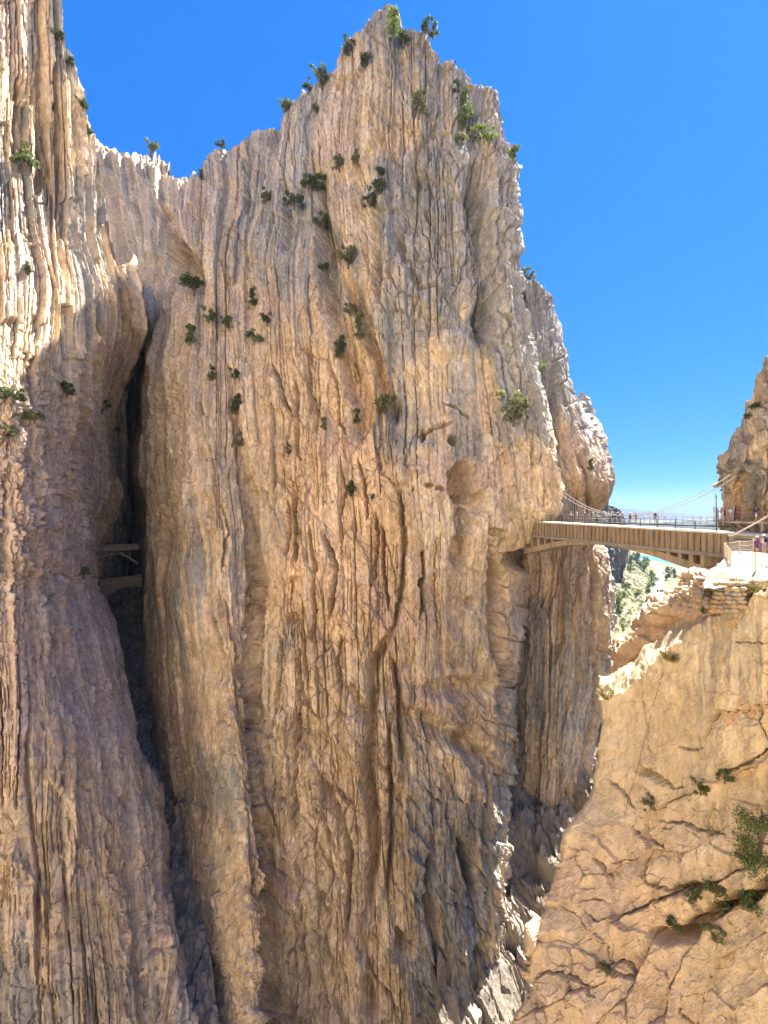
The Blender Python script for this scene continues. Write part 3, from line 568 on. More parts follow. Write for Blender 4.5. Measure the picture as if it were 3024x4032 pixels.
RG = [
 ([(2770, 2930), (2790, 2860), (2815, 2815), (2870, 2800), (2920, 2790), (2960, 2780), (3000, 2795), (3060, 2760)], 6, 0.9, 2), ([(2680, 2945), (2720, 2960), (2770, 2930)], 5, 0.6, 1),
 ([(2520, 2690), (2515, 2760), (2540, 2860), (2550, 2940), (2560, 3010)], 4, 0.35, 1), ([(2510, 3030), (2560, 3040), (2610, 3070)], 14, 1.1, 5), ([(2600, 3060), (2650, 3100), (2700, 3090)], 6, 0.6, 1),
 ([(2390, 3060), (2430, 3110), (2470, 3160), (2510, 3190)], 6, 0.7, 1), ([(2590, 3180), (2640, 3150), (2690, 3130), (2740, 3120)], 7, 0.6, 2), ([(2600, 3230), (2660, 3240), (2740, 3265), (2800, 3280), (2850, 3290)], 6, 0.8, 2),
 ([(2500, 3270), (2560, 3310), (2610, 3340)], 7, 0.8, 2), ([(2400, 3400), (2460, 3390), (2510, 3370)], 5, 0.6, 1), ([(2330, 3390), (2370, 3420), (2395, 3470)], 6, 0.8, 2), ([(2290, 3550), (2330, 3545), (2380, 3555)], 4, 0.5, 0),
 ([(2200, 3570), (2260, 3600), (2330, 3670), (2370, 3720), (2400, 3790)], 7, 0.9, 2), ([(2410, 3640), (2460, 3600), (2530, 3570), (2620, 3530), (2700, 3510), (2800, 3480), (2880, 3430), (2935, 3400)], 8, 1.2, 3),
 ([(2560, 3700), (2620, 3700), (2690, 3690), (2725, 3690), (2740, 3640), (2790, 3590), (2850, 3560), (2930, 3540), (2990, 3490), (3060, 3450)], 22, 2.4, 10),
 ([(2640, 3520), (2700, 3500), (2780, 3490)], 16, 1.0, 6), ([(2100, 3870), (2150, 3830), (2220, 3820), (2290, 3870), (2350, 3910)], 8, 0.9, 2), ([(2360, 3810), (2440, 3800), (2480, 3830), (2510, 3890)], 7, 0.8, 2),
 ([(2370, 3860), (2430, 3850), (2490, 3870)], 6, 0.6, 1), ([(2880, 2530), (2900, 2525), (2960, 2530), (3060, 2535)], 4, 0.35, 1), ([(3000, 2800), (2990, 2850), (3020, 2930)], 5, 0.5, 1), ([(2070, 3950), (2110, 3990), (2140, 4040)], 5, 0.6, 1),
 ([(2660, 3970), (2700, 4010), (2740, 4050)], 6, 0.5, 1), ([(2740, 3090), (2850, 3080), (2940, 3020), (3060, 2970)], 9, -0.5, 8), ([(2850, 3040), (2960, 2990), (3060, 2935)], 7, 0.8, 2),
]
xw = xw + 5 * fbm(x / 16, y / 16, 3, 731); yw = yw + 5 * fbm(x / 16, y / 16, 3, 732)
for k, (pts, wd, dep, flt) in enumerate(RG):
    d = ledge_cut(d, xw, yw, pts, wd * 0.36, dep * 0.85, flt * 0.3, (62 if k % 3 else -50)) if wd < 12 else groove(d, xw, yw, pts, wd * 0.6, dep * 1.15, flt)
I = dict(o2=pid, o3=pid2, ww=x + 10 * fbm(x / 200, y / 300, 2, 710))
st = afbm(x / 26, y / 700, 4, 711); pa = fbm(x / 240, y / 240, 4, 712); pb = fbm(x / 60, y / 80, 4, 713)
c = np.broadcast_to(rgb(0.57, 0.45, 0.275), x.shape + (3,)).copy()
c = mix3(c, rgb(0.65, 0.525, 0.35), np.clip(0.5 + 0.8 * pb, 0, 1) * 0.7)
c = mix3(c, rgb(0.52, 0.38, 0.21), sst(0.0, 0.5, pa) * 0.5)
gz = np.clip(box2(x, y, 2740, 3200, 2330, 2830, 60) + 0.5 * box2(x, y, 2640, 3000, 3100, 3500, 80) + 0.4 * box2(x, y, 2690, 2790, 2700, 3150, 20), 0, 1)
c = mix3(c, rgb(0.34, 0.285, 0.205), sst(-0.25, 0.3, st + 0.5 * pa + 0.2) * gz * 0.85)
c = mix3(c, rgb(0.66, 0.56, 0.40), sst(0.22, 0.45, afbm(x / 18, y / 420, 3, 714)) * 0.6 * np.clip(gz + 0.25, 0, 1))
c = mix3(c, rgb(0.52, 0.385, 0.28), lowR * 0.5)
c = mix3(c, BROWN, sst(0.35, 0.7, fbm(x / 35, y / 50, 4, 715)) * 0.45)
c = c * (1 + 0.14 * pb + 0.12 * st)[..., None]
rockR = rock_mat('near_limestone', bump=0.45, scale=(2.4, 2.4, 1.6), var=0.20, grain=6.0)
d = d * np.where(RS['t'] < 0, 0.3, 1.0); c = c * np.where(RS['t'] < -0.02, 0.8, 1.0)[..., None]
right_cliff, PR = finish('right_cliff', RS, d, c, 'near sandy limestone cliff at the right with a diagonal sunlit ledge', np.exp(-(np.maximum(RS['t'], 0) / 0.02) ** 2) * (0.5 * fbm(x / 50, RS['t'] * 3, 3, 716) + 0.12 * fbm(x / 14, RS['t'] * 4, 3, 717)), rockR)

# ---- broken rock stepping up behind the ledge to the viewing platform
QC = [
 (0, [(2640, 2420, 60), (2800, 2400, 58), (3300, 2330, 54)]), (20, [(2630, 2405, 46), (2800, 2385, 45), (3300, 2330, 43)]), (60, [(2570, 2432, 42.5), (2800, 2420, 41), (3300, 2400, 40)]), (110, [(2455, 2515, 40.5), (2560, 2510, 39.5), (2800, 2490, 39), (3300, 2480, 38)]),
 (160, [(2400, 2545, 39), (2560, 2560, 38), (2800, 2560, 37), (3300, 2560, 36)]), (220, [(2362, 2622, 37), (2500, 2625, 36), (2800, 2630, 35), (3300, 2640, 34)]), (290, [(2300, 2690, 34), (2400, 2700, 33.2), (2560, 2705, 32.5), (3300, 2710, 32)]),
 (340, [(2268, 2740, 31), (2420, 2760, 30.2), (2560, 2770, 30), (3300, 2780, 29.5)]), (420, [(2285, 2830, 27.2), (2420, 2835, 27.2), (3300, 2840, 27)]), (520, [(2282, 2930, 26.2), (2400, 2930, 26), (3300, 2930, 25.8)]), (640, [(2275, 3060, 25), (2400, 3060, 24.6), (3300, 3060, 24)])]
QS = sheet(QC, 220, 200, ncap=10, cap=6, capdrop=0.0, sm=3, su=[20, 40, 60, 60, 70, 80, 60, 90, 90, 100])
x, y = QS['px'], QS['py']
xw = x + 10 * fbm(x / 40, y / 40, 3, 720); yw = y + 10 * fbm(x / 40, y / 40, 3, 721)
pe, pid = plates(xw * 0.75 + 0.55 * yw, 1.25 * (yw * 0.8 - 0.5 * xw) * -1, 66, 722)
pe2, pid2 = plates(xw, yw * 1.6, 24, 723)
sm_ = 1 - sst(2380, 2440, y)
d = 0.9 * (pid - 0.5) * sst(0, 8, pe) - 0.35 * np.exp(-(pe / 4) ** 2) + (0.25 + 0.5 * sm_) * (0.7 * (pid2 - 0.5) * sst(0, 4, pe2) - 0.2 * np.exp(-(pe2 / 2.5) ** 2)) + 0.08 * fbm(x / 14, y / 14, 3, 724)
c = np.broadcast_to(rgb(0.46, 0.305, 0.18), x.shape + (3,)).copy()
c = mix3(c, rgb(0.58, 0.42, 0.25), np.clip(0.5 + 0.9 * fbm(x / 40, y / 40, 4, 725), 0, 1) * 0.8)
c = mix3(c, rgb(0.60, 0.47, 0.33), sm_ * 0.6) * (1 + 0.25 * (pid - 0.5))[..., None]
ledge_rock, PQ = finish('ledge_rock', QS, d, c, 'rust brown broken rock stepping up to the viewing platform', (QS['t'] < 0) * (0.3 * fbm(x / 30, QS['t'] * 5, 3, 726) + 0.1 * fbm(x / 8, QS['t'] * 12, 3, 727)), rockR)

# ---- the overhanging cliff at the right behind the walkway
UC = [
 (2830, [(1880, 2862, 90), (1960, 2870, 90), (2000, 2880, 90), (2110, 2880, 90), (2400, 2880, 90)]),
 (2840, [(1830, 2842, 60), (1855, 2860, 60), (1900, 2866, 60), (1940, 2854, 60), (1960, 2866, 60), (2050, 2860, 60), (2110, 2850, 60), (2400, 2860, 60)]),
 (2860, [(1760, 2858, 57), (1840, 2840, 56), (1862, 2872, 57), (1940, 2866, 57.5), (1965, 2874, 57.5), (2050, 2872, 57), (2110, 2866, 57), (2400, 2880, 55)]),
 (2890, [(1672, 2892, 56), (1850, 2896, 54), (1872, 2902, 57), (1960, 2900, 57.5), (2050, 2896, 57), (2110, 2892, 57), (2400, 2900, 54)]),
 (2940, [(1632, 2938, 55), (1800, 2940, 53), (1880, 2945, 54.5), (1960, 2935, 56), (2050, 2930, 56.5), (2110, 2940, 56), (2400, 2940, 53)]),
 (2985, [(1535, 2988, 54), (1800, 2985, 51.5), (2050, 2985, 55), (2400, 2985, 52)]), (3030, [(1465, 3030, 53), (1800, 3030, 50.5), (2050, 3030, 54), (2400, 3030, 51)]), (3150, [(1250, 3160, 51), (1800, 3160, 49), (2050, 3160, 52), (2400, 3160, 49)]),
 (3500, [(900, 3520, 47), (2400, 3520, 45)]),
]
US = sheet(UC, 170, 260, sm=3, cap=18, capdrop=0.1, su=[25, 45, 50, 60, 60, 60, 130, 120])
x, y = US['px'], US['py']
d, I = strata(US, 800, big=0.25, mid=0.25, thin=0.3, lump=0.5, crack=0.35, Ws=(70, 30, 12), Ls=(500, 200, 90), wob=0.6)
tint = tintmap(US, I, 800, 0.55 * (1 - sst(1960, 2040, y)) + 0 * x, np.full_like(x, 0.9), dark=0.1) * 0.88
tint = mix3(tint, OCHRE, box2(x, y, 2865, 2925, 1870, 2000, 14) * 0.8)
right_wall, PU = finish('right_wall', US, d, tint, 'overhanging grey streaked rock wall at the right behind the walkway', crest(US, I, 0.8, 75, 0.03))

# ---- floors: the cleft on the left, the gorge on the right
def floor_patch(name, quad, nu, nv, fn, label, mat):
    """quad: four corner points (near-left, near-right, far-right, far-left)"""
    a, b, c, dd = [np.array(q) for q in quad]
    u = np.linspace(0, 1, nu)[None, :, None]; v = np.linspace(0, 1, nv)[:, None, None]
    P = (a * (1 - u) + b * u) * (1 - v) + (dd * (1 - u) + c * u) * v
    dz, tint = fn(P[..., 0], P[..., 1], u[..., 0] + 0 * v[..., 0], v[..., 0] + 0 * u[..., 0])
    P[..., 2] += dz
    return tag(link(name, grid_mesh(name, P[::-1], tint[::-1]), mat), label, kind='structure')
def cleft_fn(X, Y, u, v):
    p, i = plates(X * 10, Y * 10, 11, 901); p2, i2 = plates(X * 10, Y * 10, 26, 902)
    dz = 0.75 * (i - 0.5) * sst(0, 2, p) + 1.3 * (i2 - 0.5) * sst(0, 5, p2) - 0.3 * np.exp(-(p / 1.5) ** 2) + 1.2 * fbm(X / 6, Y / 6, 3, 903)
    c = np.broadcast_to(rgb(0.29, 0.27, 0.24), X.shape + (3,)) * (0.75 + 0.5 * i)[..., None]
    return dz, c
floor_patch('cleft_floor', [at(560, 4250, 50), at(900, 4250, 50), at(610, 2290, 150), at(330, 2290, 150)], 110, 420, cleft_fn, 'grey boulder scree filling the narrow cleft at the left', rock)
def gorge_fn(X, Y, u, v):
    # slabs dipping to the right, broken into steps
    s = 0.80 * X + 0.60 * Y; q = 0.60 * X - 0.80 * Y
    sw = s + 1.5 * fbm(X / 7, Y / 7, 3, 911)
    o, sd_, e, i, _ = slabs(sw * 10, q * 10, 38, 130, 912); o2, sd2, e2, i2, _ = slabs(sw * 10, q * 10 + 14 * fbm(X/3, Y/3, 2, 9), 13, 50, 913); o3, sd3, e3, i3, _ = slabs(q * 10, s * 10, 60, 120, 914)
    dz = 5.0 * (o - 0.5) * sst(0, 3, sd_) + 1.6 * (o2 - 0.5) + 3.0 * (o3 - 0.5) * sst(0, 5, sd3) + 2.6 * fbm(X / 12, Y / 12, 3, 915) + 0.4 * fbm(X / 1.2, Y / 1.2, 3, 916)
    gA, _, _ = facets(X * 10 + 8 * fbm(X, Y, 2, 917), Y * 10, 42, 918, 1.6, 1.6); gB, _, _ = facets(X * 10, Y * 10, 15, 919, 1.6, 1.6)
    dz = 0.85 * dz + 1.3 * gA + 0.3 * gB
    dz = dz + 15 * sst(0.75, 1.0, v) * 0.7 + 6 * sst(0.5, 0.0, u)
    c = np.broadcast_to(rgb(0.23, 0.195, 0.155), X.shape + (3,)) * (0.8 + 0.4 * o2)[..., None]
    return dz, c
floor_patch('gorge_floor', [Vector((4, 40, -88)), Vector((34, 40, -76)), Vector((62, 108, -50)), Vector((16, 108, -50))], 260, 420, gorge_fn, 'pale broken slabs stepping down the gorge floor in sunlight', rock)

# ---- unseen near side of the gorge, laid back to bounce sun onto shaded faces
WC = [(-180, -70, 52), (-80, -62, 10), (0, -44, -20), (120, 0, -30), (240, 44, -26), (330, 70, -6), (380, 90, 6)]
wu = np.linspace(0, 1, 130); wz = np.linspace(1, 0, 110)
wt = np.linspace(0, 1, len(WC)); wX = np.interp(wu, wt, [c[1] for c in WC]); wY = np.interp(wu, wt, [c[2] for c in WC]); wH = np.interp(wu, wt, [130, 130, 130, 125, 80, 10, -8])
gz = -75 + (wH[None] + 75) * wz[:, None]
px_ = np.broadcast_to(wu * 4000, gz.shape); py_ = -gz * 22
bat = np.maximum(0, gz + 30) * 0.85
nx, ny = -np.gradient(wY), np.gradient(wX); nl = np.hypot(nx, ny); nx, ny = nx / nl, ny / nl
dw = 2.2 * fbm(px_ / 200, py_ / 300, 4, 921) + 2.0 * (slabs(px_ + 0 * py_, py_, 90, 700, 922)[0] - 0.5)
Pw = np.stack([wX[None] + nx[None] * (dw - bat), wY[None] + ny[None] * (dw - bat), gz], -1)
tw = np.broadcast_to(rgb(0.50, 0.40, 0.27), gz.shape + (3,)) * (0.85 + 0.3 * fbm(px_ / 150, py_ / 300, 3, 923))[..., None]
tag(link('bounce_slope', grid_mesh('bounce_slope', Pw, tw), rock), 'unseen limestone slope behind the viewpoint, laid back to bounce sunlight into the gorge', kind='structure')
def face_point(P, px, py, rad=16):
    """the visible point of a rock face at a photo pixel"""
    Yp = np.maximum(P[..., 1], 1); u = 1512 + F * P[..., 0] / Yp; v = 2016 - F * P[..., 2] / Yp
    e = (u - px) ** 2 + (v - py) ** 2
    m = e < rad * rad
    if not m.any(): k = np.unravel_index(np.argmin(e), e.shape)
    else:
        yy_ = np.where(m, P[..., 1], 1e9); k = np.unravel_index(np.argmin(yy_), e.shape)
    return Vector(P[k])
# ------------------------------------------------------------------ valley beyond the gorge
ROAD = [(20, -60), (70, 30), (120, 110), (178, 232), (200, 285), (217, 322), (262, 400), (285, 436), (330, 500), (362, 552), (396, 640), (405, 780), (380, 950)]
def road_d(X, Y):
    """signed distance to the road (positive on the hill side, left)"""
    out = np.full(np.shape(X), 1e6); sg = np.ones(np.shape(X))
    for (x0, y0), (x1, y1) in zip(ROAD[:-1], ROAD[1:]):
        dx, dy = x1 - x0, y1 - y0; L2 = dx * dx + dy * dy
        t = np.clip(((X - x0) * dx + (Y - y0) * dy) / L2, 0, 1)
        d_ = np.hypot(X - x0 - t * dx, Y - y0 - t * dy); s_ = np.sign(dx * (Y - y0) - dy * (X - x0))
        nr = d_ < out; out = np.where(nr, d_, out); sg = np.where(nr, s_, sg)
    return out * sg
def valley_z(X, Y):
    X = np.asarray(X, float); Y = np.asarray(Y, float)
    d_ = road_d(X, Y); far = sst(620, 900, Y)
    z = -75 + 0.60 * np.maximum(0, d_ - 4) * (1 - far) - np.minimum(14, 0.16 * np.maximum(0, -d_ - 12)) * (1 - far)
    z = z + (0.9 * fbm(X / 9, Y / 9, 3, 951) + 4.0 * fbm(X / 45, Y / 45, 3, 952)) * sst(4, 20, d_) * (1 - far)
    z = np.minimum(z, 30)
    hills = -92 + 34 * np.maximum(0, fbm(X / 420 + 3.3, Y / 520, 4, 953)) + 8 * fbm(X / 90, Y / 120, 3, 954) + 12 * sst(800, 1400, Y)
    return z * (1 - far) + hills * far
tn = np.linspace(-0.25, 1.7, 300); yy = 104 * (9500 / 104) ** np.linspace(0, 1, 330)
YY, TT = np.meshgrid(yy[::-1], tn, indexing='ij'); XX = YY * TT
ZZ = valley_z(XX, YY)
dd_ = road_d(XX, YY); v1 = fbm(XX / 14, YY / 14, 4, 955); v2 = fbm(XX / 60, YY / 60, 3, 956)
vc = np.broadcast_to(rgb(0.12, 0.108, 0.055), XX.shape + (3,)).copy()
vc = mix3(vc, rgb(0.16, 0.14, 0.09), np.clip(0.5 + 0.9 * v1, 0, 1)); vc = mix3(vc, rgb(0.085, 0.095, 0.045), sst(0.0, 0.5, v2 + 0.4 * v1) * 0.6)
vc = mix3(vc, rgb(0.05, 0.07, 0.035), sst(700, 1000, YY) * np.clip(0.55 + 0.8 * fbm(XX / 100, YY / 200, 4, 957), 0, 1))
valley = tag(link('valley_ground', grid_mesh('valley_ground', np.stack([XX, YY, ZZ], -1), vc), rock_mat('dry_slope', 0.2, (0.5, 0.5, 0.5), 0.25)), 'dry hillside and valley seen under the bridge', kind='structure')
rl = MB(); n = len(ROAD)
pts = []
for k in range(n - 1):
    for t in np.linspace(0, 1, 8, endpoint=False):
        p0, p1, p2, p3 = ROAD[max(k - 1, 0)], ROAD[k], ROAD[k + 1], ROAD[min(k + 2, n - 1)]
        pts.append(tuple(0.5 * (2 * p1[i] + (p2[i] - p0[i]) * t + (2 * p0[i] - 5 * p1[i] + 4 * p2[i] - p3[i]) * t * t + (3 * p1[i] - p0[i] - 3 * p2[i] + p3[i]) * t ** 3) for i in (0, 1)))
lo, hi = [], []
for k in range(len(pts)):
    a, b = pts[max(k - 1, 0)], pts[min(k + 1, len(pts) - 1)]; q = Vector((b[0] - a[0], b[1] - a[1], 0)).normalized(); r_ = Vector((q.y, -q.x, 0)) * 4.2
    lo.append(Vector((pts[k][0], pts[k][1], -74.2)) + r_); hi.append(Vector((pts[k][0], pts[k][1], -74.2)) - r_)
tag(rl.strip(lo, hi, (0, 0, -1.4)).build('valley_road', plain_mat('gravel_road', (0.20, 0.20, 0.20), 0.9)), 'pale winding road at the foot of the dry hillside', kind='structure')
wm = plain_mat('lake_water', (0.03, 0.12, 0.085), 0.35, 0.1, 0.02, 0, 0, 0.2)
lake = MB(); lake.add([(300, 380, -81), (1500, 380, -81), (1500, 860, -81), (340, 860, -81)], [(0, 1, 2, 3)])
tag(lake.build('reservoir_lake', wm), 'turquoise reservoir water seen below the bridge', kind='structure')
def ridge(name, Yd, prof, depth, seed, col, label):
    pxs = np.linspace(prof[0][0], prof[-1][0], 240); top = np.interp(pxs, [p[0] for p in prof], [p[1] for p in prof])
    zt = (2016 - top) / F * Yd + Yd * 0.0022 * fbm(pxs / 40, 0 * pxs, 4, seed)
    rows = np.linspace(0, 1, 24)[:, None]
    X = (pxs[None] - 1512) / F * Yd + 0 * rows; Y = Yd - depth * rows ** 0.9 + depth * 0.16 * fbm(pxs[None] / 60, rows * 2, 4, seed + 1) * (rows > 0) * (1 - rows)
    Z = zt[None] + (-100 - zt[None]) * rows + 0.05 * Yd * 0.1 * fbm(pxs[None] / 30, rows * 5, 4, seed + 2) * np.sin(rows * 3.14)
    c = np.broadcast_to(rgb(*col), X.shape + (3,)) * (0.8 + 0.5 * fbm(pxs[None] / 25, rows * 6, 4, seed + 3))[..., None]
    b = np.stack([X, Y, Z], -1); back = b[:1].copy(); back[..., 1] += depth; back[..., 2] = -100
    return tag(link(name, grid_mesh(name, np.concatenate([back, b], 0), np.concatenate([c[:1], c], 0)), rock_mat(name + '_cover', 0.0, (0.01, 0.01, 0.01), 0.2)), label, kind='structure')
ridge('far_mountains', 5200, [(1900, 2000), (2250, 1998), (2440, 2004), (2500, 2010), (2560, 2016), (2610, 2017), (2640, 2019), (2690, 2024), (2740, 2029), (2800, 2035), (2900, 2040), (3100, 2032), (3400, 2010)], 1500, 961, (0.022, 0.027, 0.028), 'blue hazy mountain ridge on the horizon')
ridge('valley_hills', 1900, [(1900, 2040), (2300, 2044), (2480, 2052), (2560, 2064), (2640, 2056), (2720, 2050), (2800, 2060), (2900, 2064), (3400, 2050)], 600, 965, (0.03, 0.038, 0.02), 'low scrubby hills in the valley beyond the bridge')
# the sunlit outcrop seen past the second buttress
OC = [(0, [(1900, 2150, 190), (2300, 2150, 180)]), (60, [(1925, 2215, 186), (2300, 2215, 178)]), (110, [(1950, 2280, 188), (2300, 2280, 180)]), (170, [(1962, 2340, 200), (2300, 2340, 190)]), (210, [(1972, 2385, 225), (2300, 2385, 212)]), (250, [(1986, 2410, 235), (2300, 2415, 220)]), (290, [(2018, 2430, 240), (2300, 2440, 222)]), (330, [(2060, 2450, 244), (2300, 2455, 224)])]
OS_ = sheet(OC, 120, 110, ncap=8, cap=25, sm=3)
x, y = OS_['px'], OS_['py']
d, I = strata(OS_, 850, big=0.8, mid=1.2, thin=1.0, lump=1.6, Ws=(50, 20, 9), Ls=(120, 60, 40))
tag(finish('far_outcrop', OS_, d * 1.6, tintmap(OS_, I, 850, 0.5 + 0 * x, 0 * x + 0.3) * 0.55, 'pale sunlit outcrop seen behind the footbridge')[0], kind='structure')

# ------------------------------------------------------------------ viewing platform
con = plain_mat('concrete', (0.31, 0.24, 0.16), 0.9, 0.42, 1.3, 0, 0.4, 0.3, (1, 1, 0.22)); con_d = plain_mat('grey_concrete', (0.24, 0.215, 0.18), 0.9, 0.25, 1.1, 0, 0.4)
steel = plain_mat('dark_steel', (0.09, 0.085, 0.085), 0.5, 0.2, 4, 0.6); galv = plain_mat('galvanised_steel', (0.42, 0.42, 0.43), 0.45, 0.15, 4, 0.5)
wood = plain_mat('grey_timber', (0.36, 0.29, 0.22), 0.85, 0.25, 6, 0, 0.3); pale_wood = plain_mat('pale_timber', (0.50, 0.43, 0.34), 0.8, 0.2, 5)
PZ = -4.0
pr = np.linspace(1, 0, 80)[:, None]; pcn = np.linspace(0, 1, 140)[None] ** 1.5
PYb = 25.0 + (52.0 - 25.0) * pr
pl_ = np.interp(PYb, [25, 27, 30, 34, 38, 42, 46, 52], [2752, 2770, 2798, 2832, 2852, 2866, 2876, 2895]) + 12 * fbm(PYb * 1.3, PYb * 0, 3, 975)
PPX = pl_ + (3700 - pl_) * pcn
PY = PYb + 0 * PPX + (1 - pr) ** 3 * np.interp(PPX, [2750, 2830, 2925, 3060, 3700], [1.6, 1.4, 1.0, -0.2, -3.5]); PX = (PPX - 1512) / F * PY
vv = pr + 0 * PPX
Zp = PZ + 0.10 * fbm(PX / 1.5, PY / 1.5, 4, 971) - 0.8 * (1 - sst(0.0, 0.09, vv + 0.03 * fbm(PX, PY, 3, 973))) - 1.6 * (1 - sst(0.0, 0.02, pcn + 0.01 * fbm(PX, PY, 3, 976))) + 0.25 * (1 - sst(0.05, 0.35, vv)) * fbm(PX / 0.8, PY / 0.8, 3, 974)
pc = np.broadcast_to(rgb(0.34, 0.30, 0.24), PX.shape + (3,)) * (0.9 + 0.25 * fbm(PX / 0.7, PY / 0.7, 4, 972))[..., None]
tag(link('platform_ground', grid_mesh('platform_ground', np.stack([PX, PY, Zp], -1), pc), rockR), 'sunlit bare rock terrace at the near end of the bridge', kind='structure')

# ------------------------------------------------------------------ the concrete aqueduct bridge
A2 = Vector(((2062 - 1512) / F * 75.5, 75.5, 0)); B2 = Vector(((2872 - 1512) / F * 45.0, 45.0, 0))
bdir = (B2 - A2).normalized(); BL = (B2 - A2).length; bside = Vector((-bdir.y, bdir.x, 0))
if bside.y < 0: bside = -bside                      # away from the camera
def br(px, py):
    """photo pixel on the bridge's near face -> (metres along, height)"""
    k = (px - 1512) / F; s_ = (k * A2.y - A2.x) / (bdir.x - k * bdir.y); Yb = A2.y + bdir.y * s_
    return s_, (2016 - py) / F * Yb
def BP(s_, z, off=0.0): return A2 + bdir * s_ + bside * off + Vector((0, 0, z))
zt0, zt1 = -1.55, -2.2
def ztop(s_): return zt0 + (zt1 - zt0) * s_ / BL
BH, BW = 2.35, 3.4
aq = tag(empty('aqueduct_bridge', BP(BL / 2, -8)), 'long concrete aqueduct bridge with ribbed sides spanning the gorge', 'bridge')
inv = -aq.location
def bpart(mb, name, mat): return mb.build(name, mat, aq, inv)
ss = [BL * k / 30 for k in range(31)]
bpart(MB().strip([BP(s_, ztop(s_) - BH, 0.12) for s_ in ss], [BP(s_, ztop(s_) - 0.22, 0.12) for s_ in ss], bside * 0.2), 'side_wall', con)
bpart(MB().strip([BP(s_, ztop(s_) - BH, BW - 0.3) for s_ in ss], [BP(s_, ztop(s_) - 0.22, BW - 0.3) for s_ in ss], bside * 0.2), 'side_wall', con)
bpart(MB().strip([BP(s_, ztop(s_) - 0.22, -0.16) for s_ in ss], [BP(s_, ztop(s_), -0.16) for s_ in ss], bside * (BW + 0.3)), 'deck_slab', plain_mat('deck_concrete', (0.52, 0.46, 0.38), 0.85, 0.12, 2))
bpart(MB().strip([BP(s_, ztop(s_) - BH - 0.42, -0.22) for s_ in ss], [BP(s_, ztop(s_) - BH, -0.22) for s_ in ss], bside * (BW + 0.4)), 'lower_ledge', con_d)
NR = 48; rib_m = plain_mat('rib_concrete', (0.255, 0.197, 0.132), 0.9, 0.45, 1.1, 0, 0, 0.3, (1, 1, 0.4))
for k in range(NR):
    s_ = 0.35 + (BL - 0.6) * k / (NR - 1); z0, z1 = ztop(s_) - BH + 0.003, ztop(s_) - 0.223
    c = BP(s_, (z0 + z1) / 2, -0.02)
    bpart(MB().box(c, (0.15, 0.28, z1 - z0), (bdir, bside, Vector((0, 0, 1)))), 'rib', rib_m)
arc = [(2062, 2180), (2105, 2170), (2149, 2161), (2190, 2152), (2225, 2146), (2290, 2143), (2365, 2144), (2430, 2154), (2500, 2170), (2557, 2185), (2600, 2199), (2640, 2214), (2690, 2231), (2740, 2249), (2790, 2268)]
al, ah = [], []
for px, py in arc:
    s_, z = br(px, py); th = 0.85
    zc = min(z + th, ztop(s_) - BH - 0.425)
    al.append(BP(s_, z - 0.05, 0.1)); ah.append(BP(s_, zc, 0.1))
bpart(MB().strip(al, ah, bside * (BW - 0.25)), 'arch', con)
def arch_top(s_):
    q = [(br(px, py)[0], br(px, py)[1] + 0.85) for px, py in arc]
    return float(np.interp(s_, [a[0] for a in q], [a[1] for a in q]))
for px in (2068, 2090, 2116, 2143, 2171, 2546, 2586, 2628, 2672, 2716, 2762):
    s_ = br(px, 2120)[0]; z1 = ztop(s_) - BH - 0.423; z0 = arch_top(s_) - 0.1
    if z1 - z0 < 0.12: continue
    bpart(MB().box(BP(s_, (z0 + z1) / 2, 0.05 + BW / 2 - 0.15), (0.42, BW - 0.42, z1 - z0), (bdir, bside, Vector((0, 0, 1)))), 'spandrel_wall', con)
# panel added across the far side so that the openings read dark
bpart(MB().strip([BP(s_, min(arch_top(s_), ztop(s_) - BH - 0.43), BW - 0.45) for s_ in ss], [BP(s_, ztop(s_) - BH - 0.421, BW - 0.45) for s_ in ss], bside * 0.12), 'opening_shade_panel', con_d)
rail = []
for k in range(13):
    s_ = 4.6 + (BL - 5.8) * k / 12; p = BP(s_, ztop(s_), -0.05); rail.append(p)
    bpart(MB().box(p + Vector((0, 0, 0.58)), (0.07, 0.07, 1.16), (bdir, bside, Vector((0, 0, 1)))), 'railing_post', steel)
for h in (1.13, 0.6, 0.16):
    bpart(MB().tube([p + Vector((0, 0, h)) for p in rail], 0.03 if h > 1 else 0.02), 'handrail', steel)
# abutment wall at the near end
b1 = at(2872, 2100, 45.0); b2_ = at(3090, 2100, 41.0)
ab = tag(empty('abutment_wall', (b1 + b2_) / 2), 'grey concrete abutment wall at the right end of the bridge', 'wall')
q = Vector((b2_.x - b1.x, b2_.y - b1.y, 0)); ql = q.length; q.normalize(); qs = Vector((-q.y, q.x, 0)); qs = qs if qs.y > 0 else -qs
def AP(t, z, o): return Vector((b1.x, b1.y, 0)) + q * (t * ql) + qs * o + Vector((0, 0, z))
MB().strip([AP(t, -5.2, 0.02) for t in (0, .35, .7, 1)], [AP(t, -2.45 - 0.1 * t, 0.02) for t in (0, .35, .7, 1)], qs * 3.2).build('wall_body', con_d, ab, -ab.location)
MB().strip([AP(t, -2.447 - 0.1 * t, -0.1) for t in (-0.01, .35, .7, 1)], [AP(t, -2.2 - 0.1 * t, -0.1) for t in (-0.01, .35, .7, 1)], qs * 3.4).build('coping', plain_mat('worn_slab', (0.36, 0.36, 0.34), 0.85), ab, -ab.location)
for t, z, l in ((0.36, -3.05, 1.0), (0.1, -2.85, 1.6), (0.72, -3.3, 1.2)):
    MB().bar(AP(t, z, -0.03), AP(t + l / ql, z - 0.02, -0.03), 0.1, 0.13).build('slot_shade_bar', steel, ab, -ab.location)  # dark bars stand in for the shade of slots in the wall

